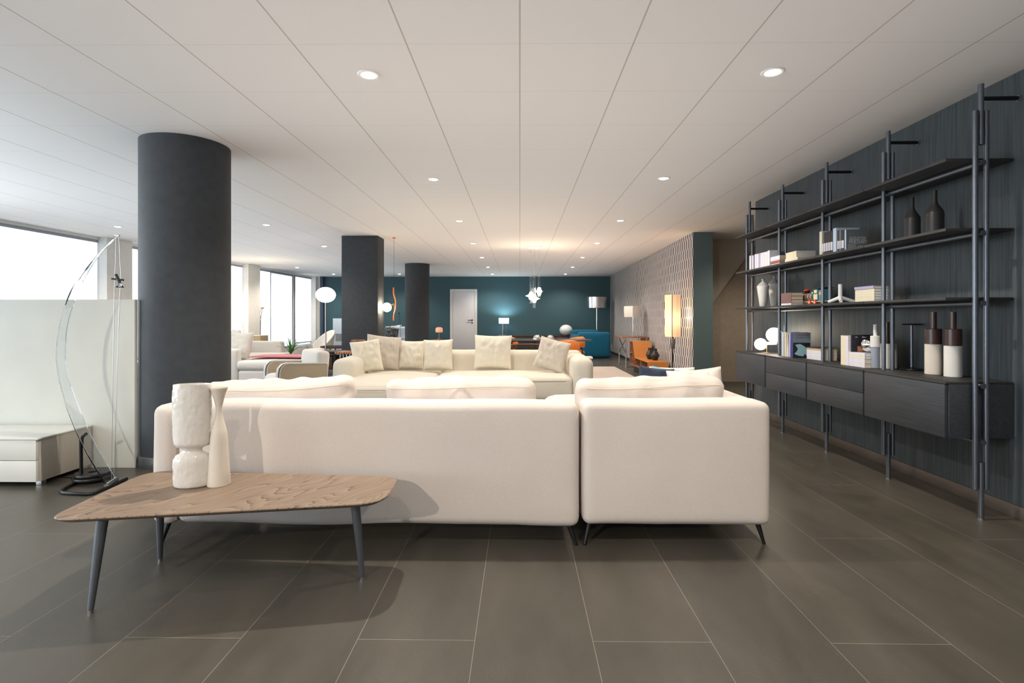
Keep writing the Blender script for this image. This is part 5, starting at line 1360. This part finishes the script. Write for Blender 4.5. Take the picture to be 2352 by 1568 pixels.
# tan leather bench with open niches
X0, X1 = 2.50, 2.90
t = thing('display_bench', 'tan leather bench with raised back and dark open niches by the hexagon wall', 'bench', (2.7, 11.2, 0))
pr_ = [(10.55, .16), (10.55, .315), (11.75, .315), (11.95, .66), (12.28, .66), (12.28, .14)]
def plate(x0, x1, poly, m, nm):
    k = len(poly); bw(MB().add([(x0, y, z) for y, z in poly] + [(x1, y, z) for y, z in poly], [list(range(k)), list(range(k, 2 * k))[::-1]] + [(i, k + i, k + (i + 1) % k, (i + 1) % k) for i in range(k)]), nm, m, t, 20)
plate(X0 + .18, X1, pr_, M_brownwood, 'carcass')
top = [(10.535, .15), (10.535, .33), (11.74, .33), (11.94, .675), (12.29, .675), (12.29, .66), (11.955, .66), (11.755, .315), (10.56, .315), (10.56, .15)]
plate(X0, X1, top, M_tan_l, 'leather_covering')
bw(MB().box(X0, X1, 10.56, 12.28, .14, .16), 'base_board', M_walnut, t)
for y in (11.2, 11.78, 12.26): bw(MB().box(X0, X0 + .18, y, y + .02, .16, .315 if y < 11.5 else (.32 if y < 12 else .66)), 'divider', M_walnut, t)
bw(MB().box(X0, X0 + .18, 11.98, 12.26, .40, .415), 'shelf', M_walnut, t); bw(MB().box(X0, X0 + .18, 11.955, 11.97, .16, .66), 'divider', M_walnut, t)
bw(MB().box(X0 + .06, X1 - .06, 10.7, 12.1, 0, .14), 'plinth', M_black, t)
vp = [(.045, 0), (.05, .004), (.085, .09), (.088, .10), (.08, .12), (.042, .185), (.040, .20), (.044, .235), (.038, .235), (.03, .19), (.001, .18)]
for px, Y, lb, s_ in ((1504.5, 10.95, 'faceted black vase on the tan leather bench, nearer of two', 1.0), (1493, 11.25, 'faceted black vase on the tan leather bench, farther of two', 1.0)):
    p = at(px, 826, Y); v = thing('vase', lb, 'vase', (p.x, Y, .331), .3, 'black faceted vases')
    MB().lathe([(r * s_, z * s_) for r, z in vp], 14).build('body', M_blackcer, v, 15)
# tall shade floor lamp
p = at(1545, 726, 9.35); t = thing('floor_lamp', 'lit floor lamp with a tall square cream shade by the hexagon wall', 'floor lamp', (p.x, 9.35, 0))
zt, zb_ = at(1545, 677, 9.35).z, at(1545, 773, 9.35).z; hs = .095
m, nt, b = node_mat('lit_tall_shade'); b.inputs['Base Color'].default_value = (.85, .7, .5, 1); b.inputs['Roughness'].default_value = .9
tcn = nt.nodes.new('ShaderNodeTexCoord'); spn = nt.nodes.new('ShaderNodeSeparateXYZ'); nt.links.new(tcn.outputs['Object'], spn.inputs[0])
dd = mth(nt, 'MULTIPLY', mth(nt, 'SUBTRACT', spn.outputs[2], zb_ + (zt - zb_) * .42), 1 / .16)
gg = mth(nt, 'POWER', 2.718, mth(nt, 'MULTIPLY', mth(nt, 'MULTIPLY', dd, dd), -1))
b.inputs['Emission Color'].default_value = (1, .50, .24, 1); nt.links.new(mth(nt, 'ADD', mth(nt, 'MULTIPLY', gg, 1.1), .45), b.inputs['Emission Strength'])
mb = MB()
for s_ in (-1, 1):
    mb.box(s_ * hs - .002, s_ * hs + .002, -hs, hs, zb_, zt, M=Rz(.45)); mb.box(-hs, hs, s_ * hs - .002, s_ * hs + .002, zb_, zt, M=Rz(.45))
mb.build('lamp_shade', m, t)
mb = MB()
for a_ in (-1, 1):
    for b3 in (-1, 1): mb.box(a_ * hs - .004, a_ * hs + .004, b3 * hs - .004, b3 * hs + .004, zb_, zt, M=Rz(.45))
mb.build('shade_frame', M_brownwood, t)
MB().cyl((0, 0, .01), (0, 0, zb_ + .3), .014, n=14).build('pole', M_black, t); MB().box(-.035, .035, -.03, .03, zb_ - .21, zb_ - .03, .003).build('pole_sleeve', M_steel, t)
MB().box(-.14, .14, -.14, .14, 0, .02, .003).build('base', M_black, t)
light('POINT', 'lamp_glow', (.05, 0, (zt + zb_) / 2), 9, (1, .66, .35), t, shadow_soft_size=.1)
light('POINT', 'lamp_glow', (.14, 0, (zt + zb_) / 2), 7, (1, .62, .30), t, shadow_soft_size=.06)
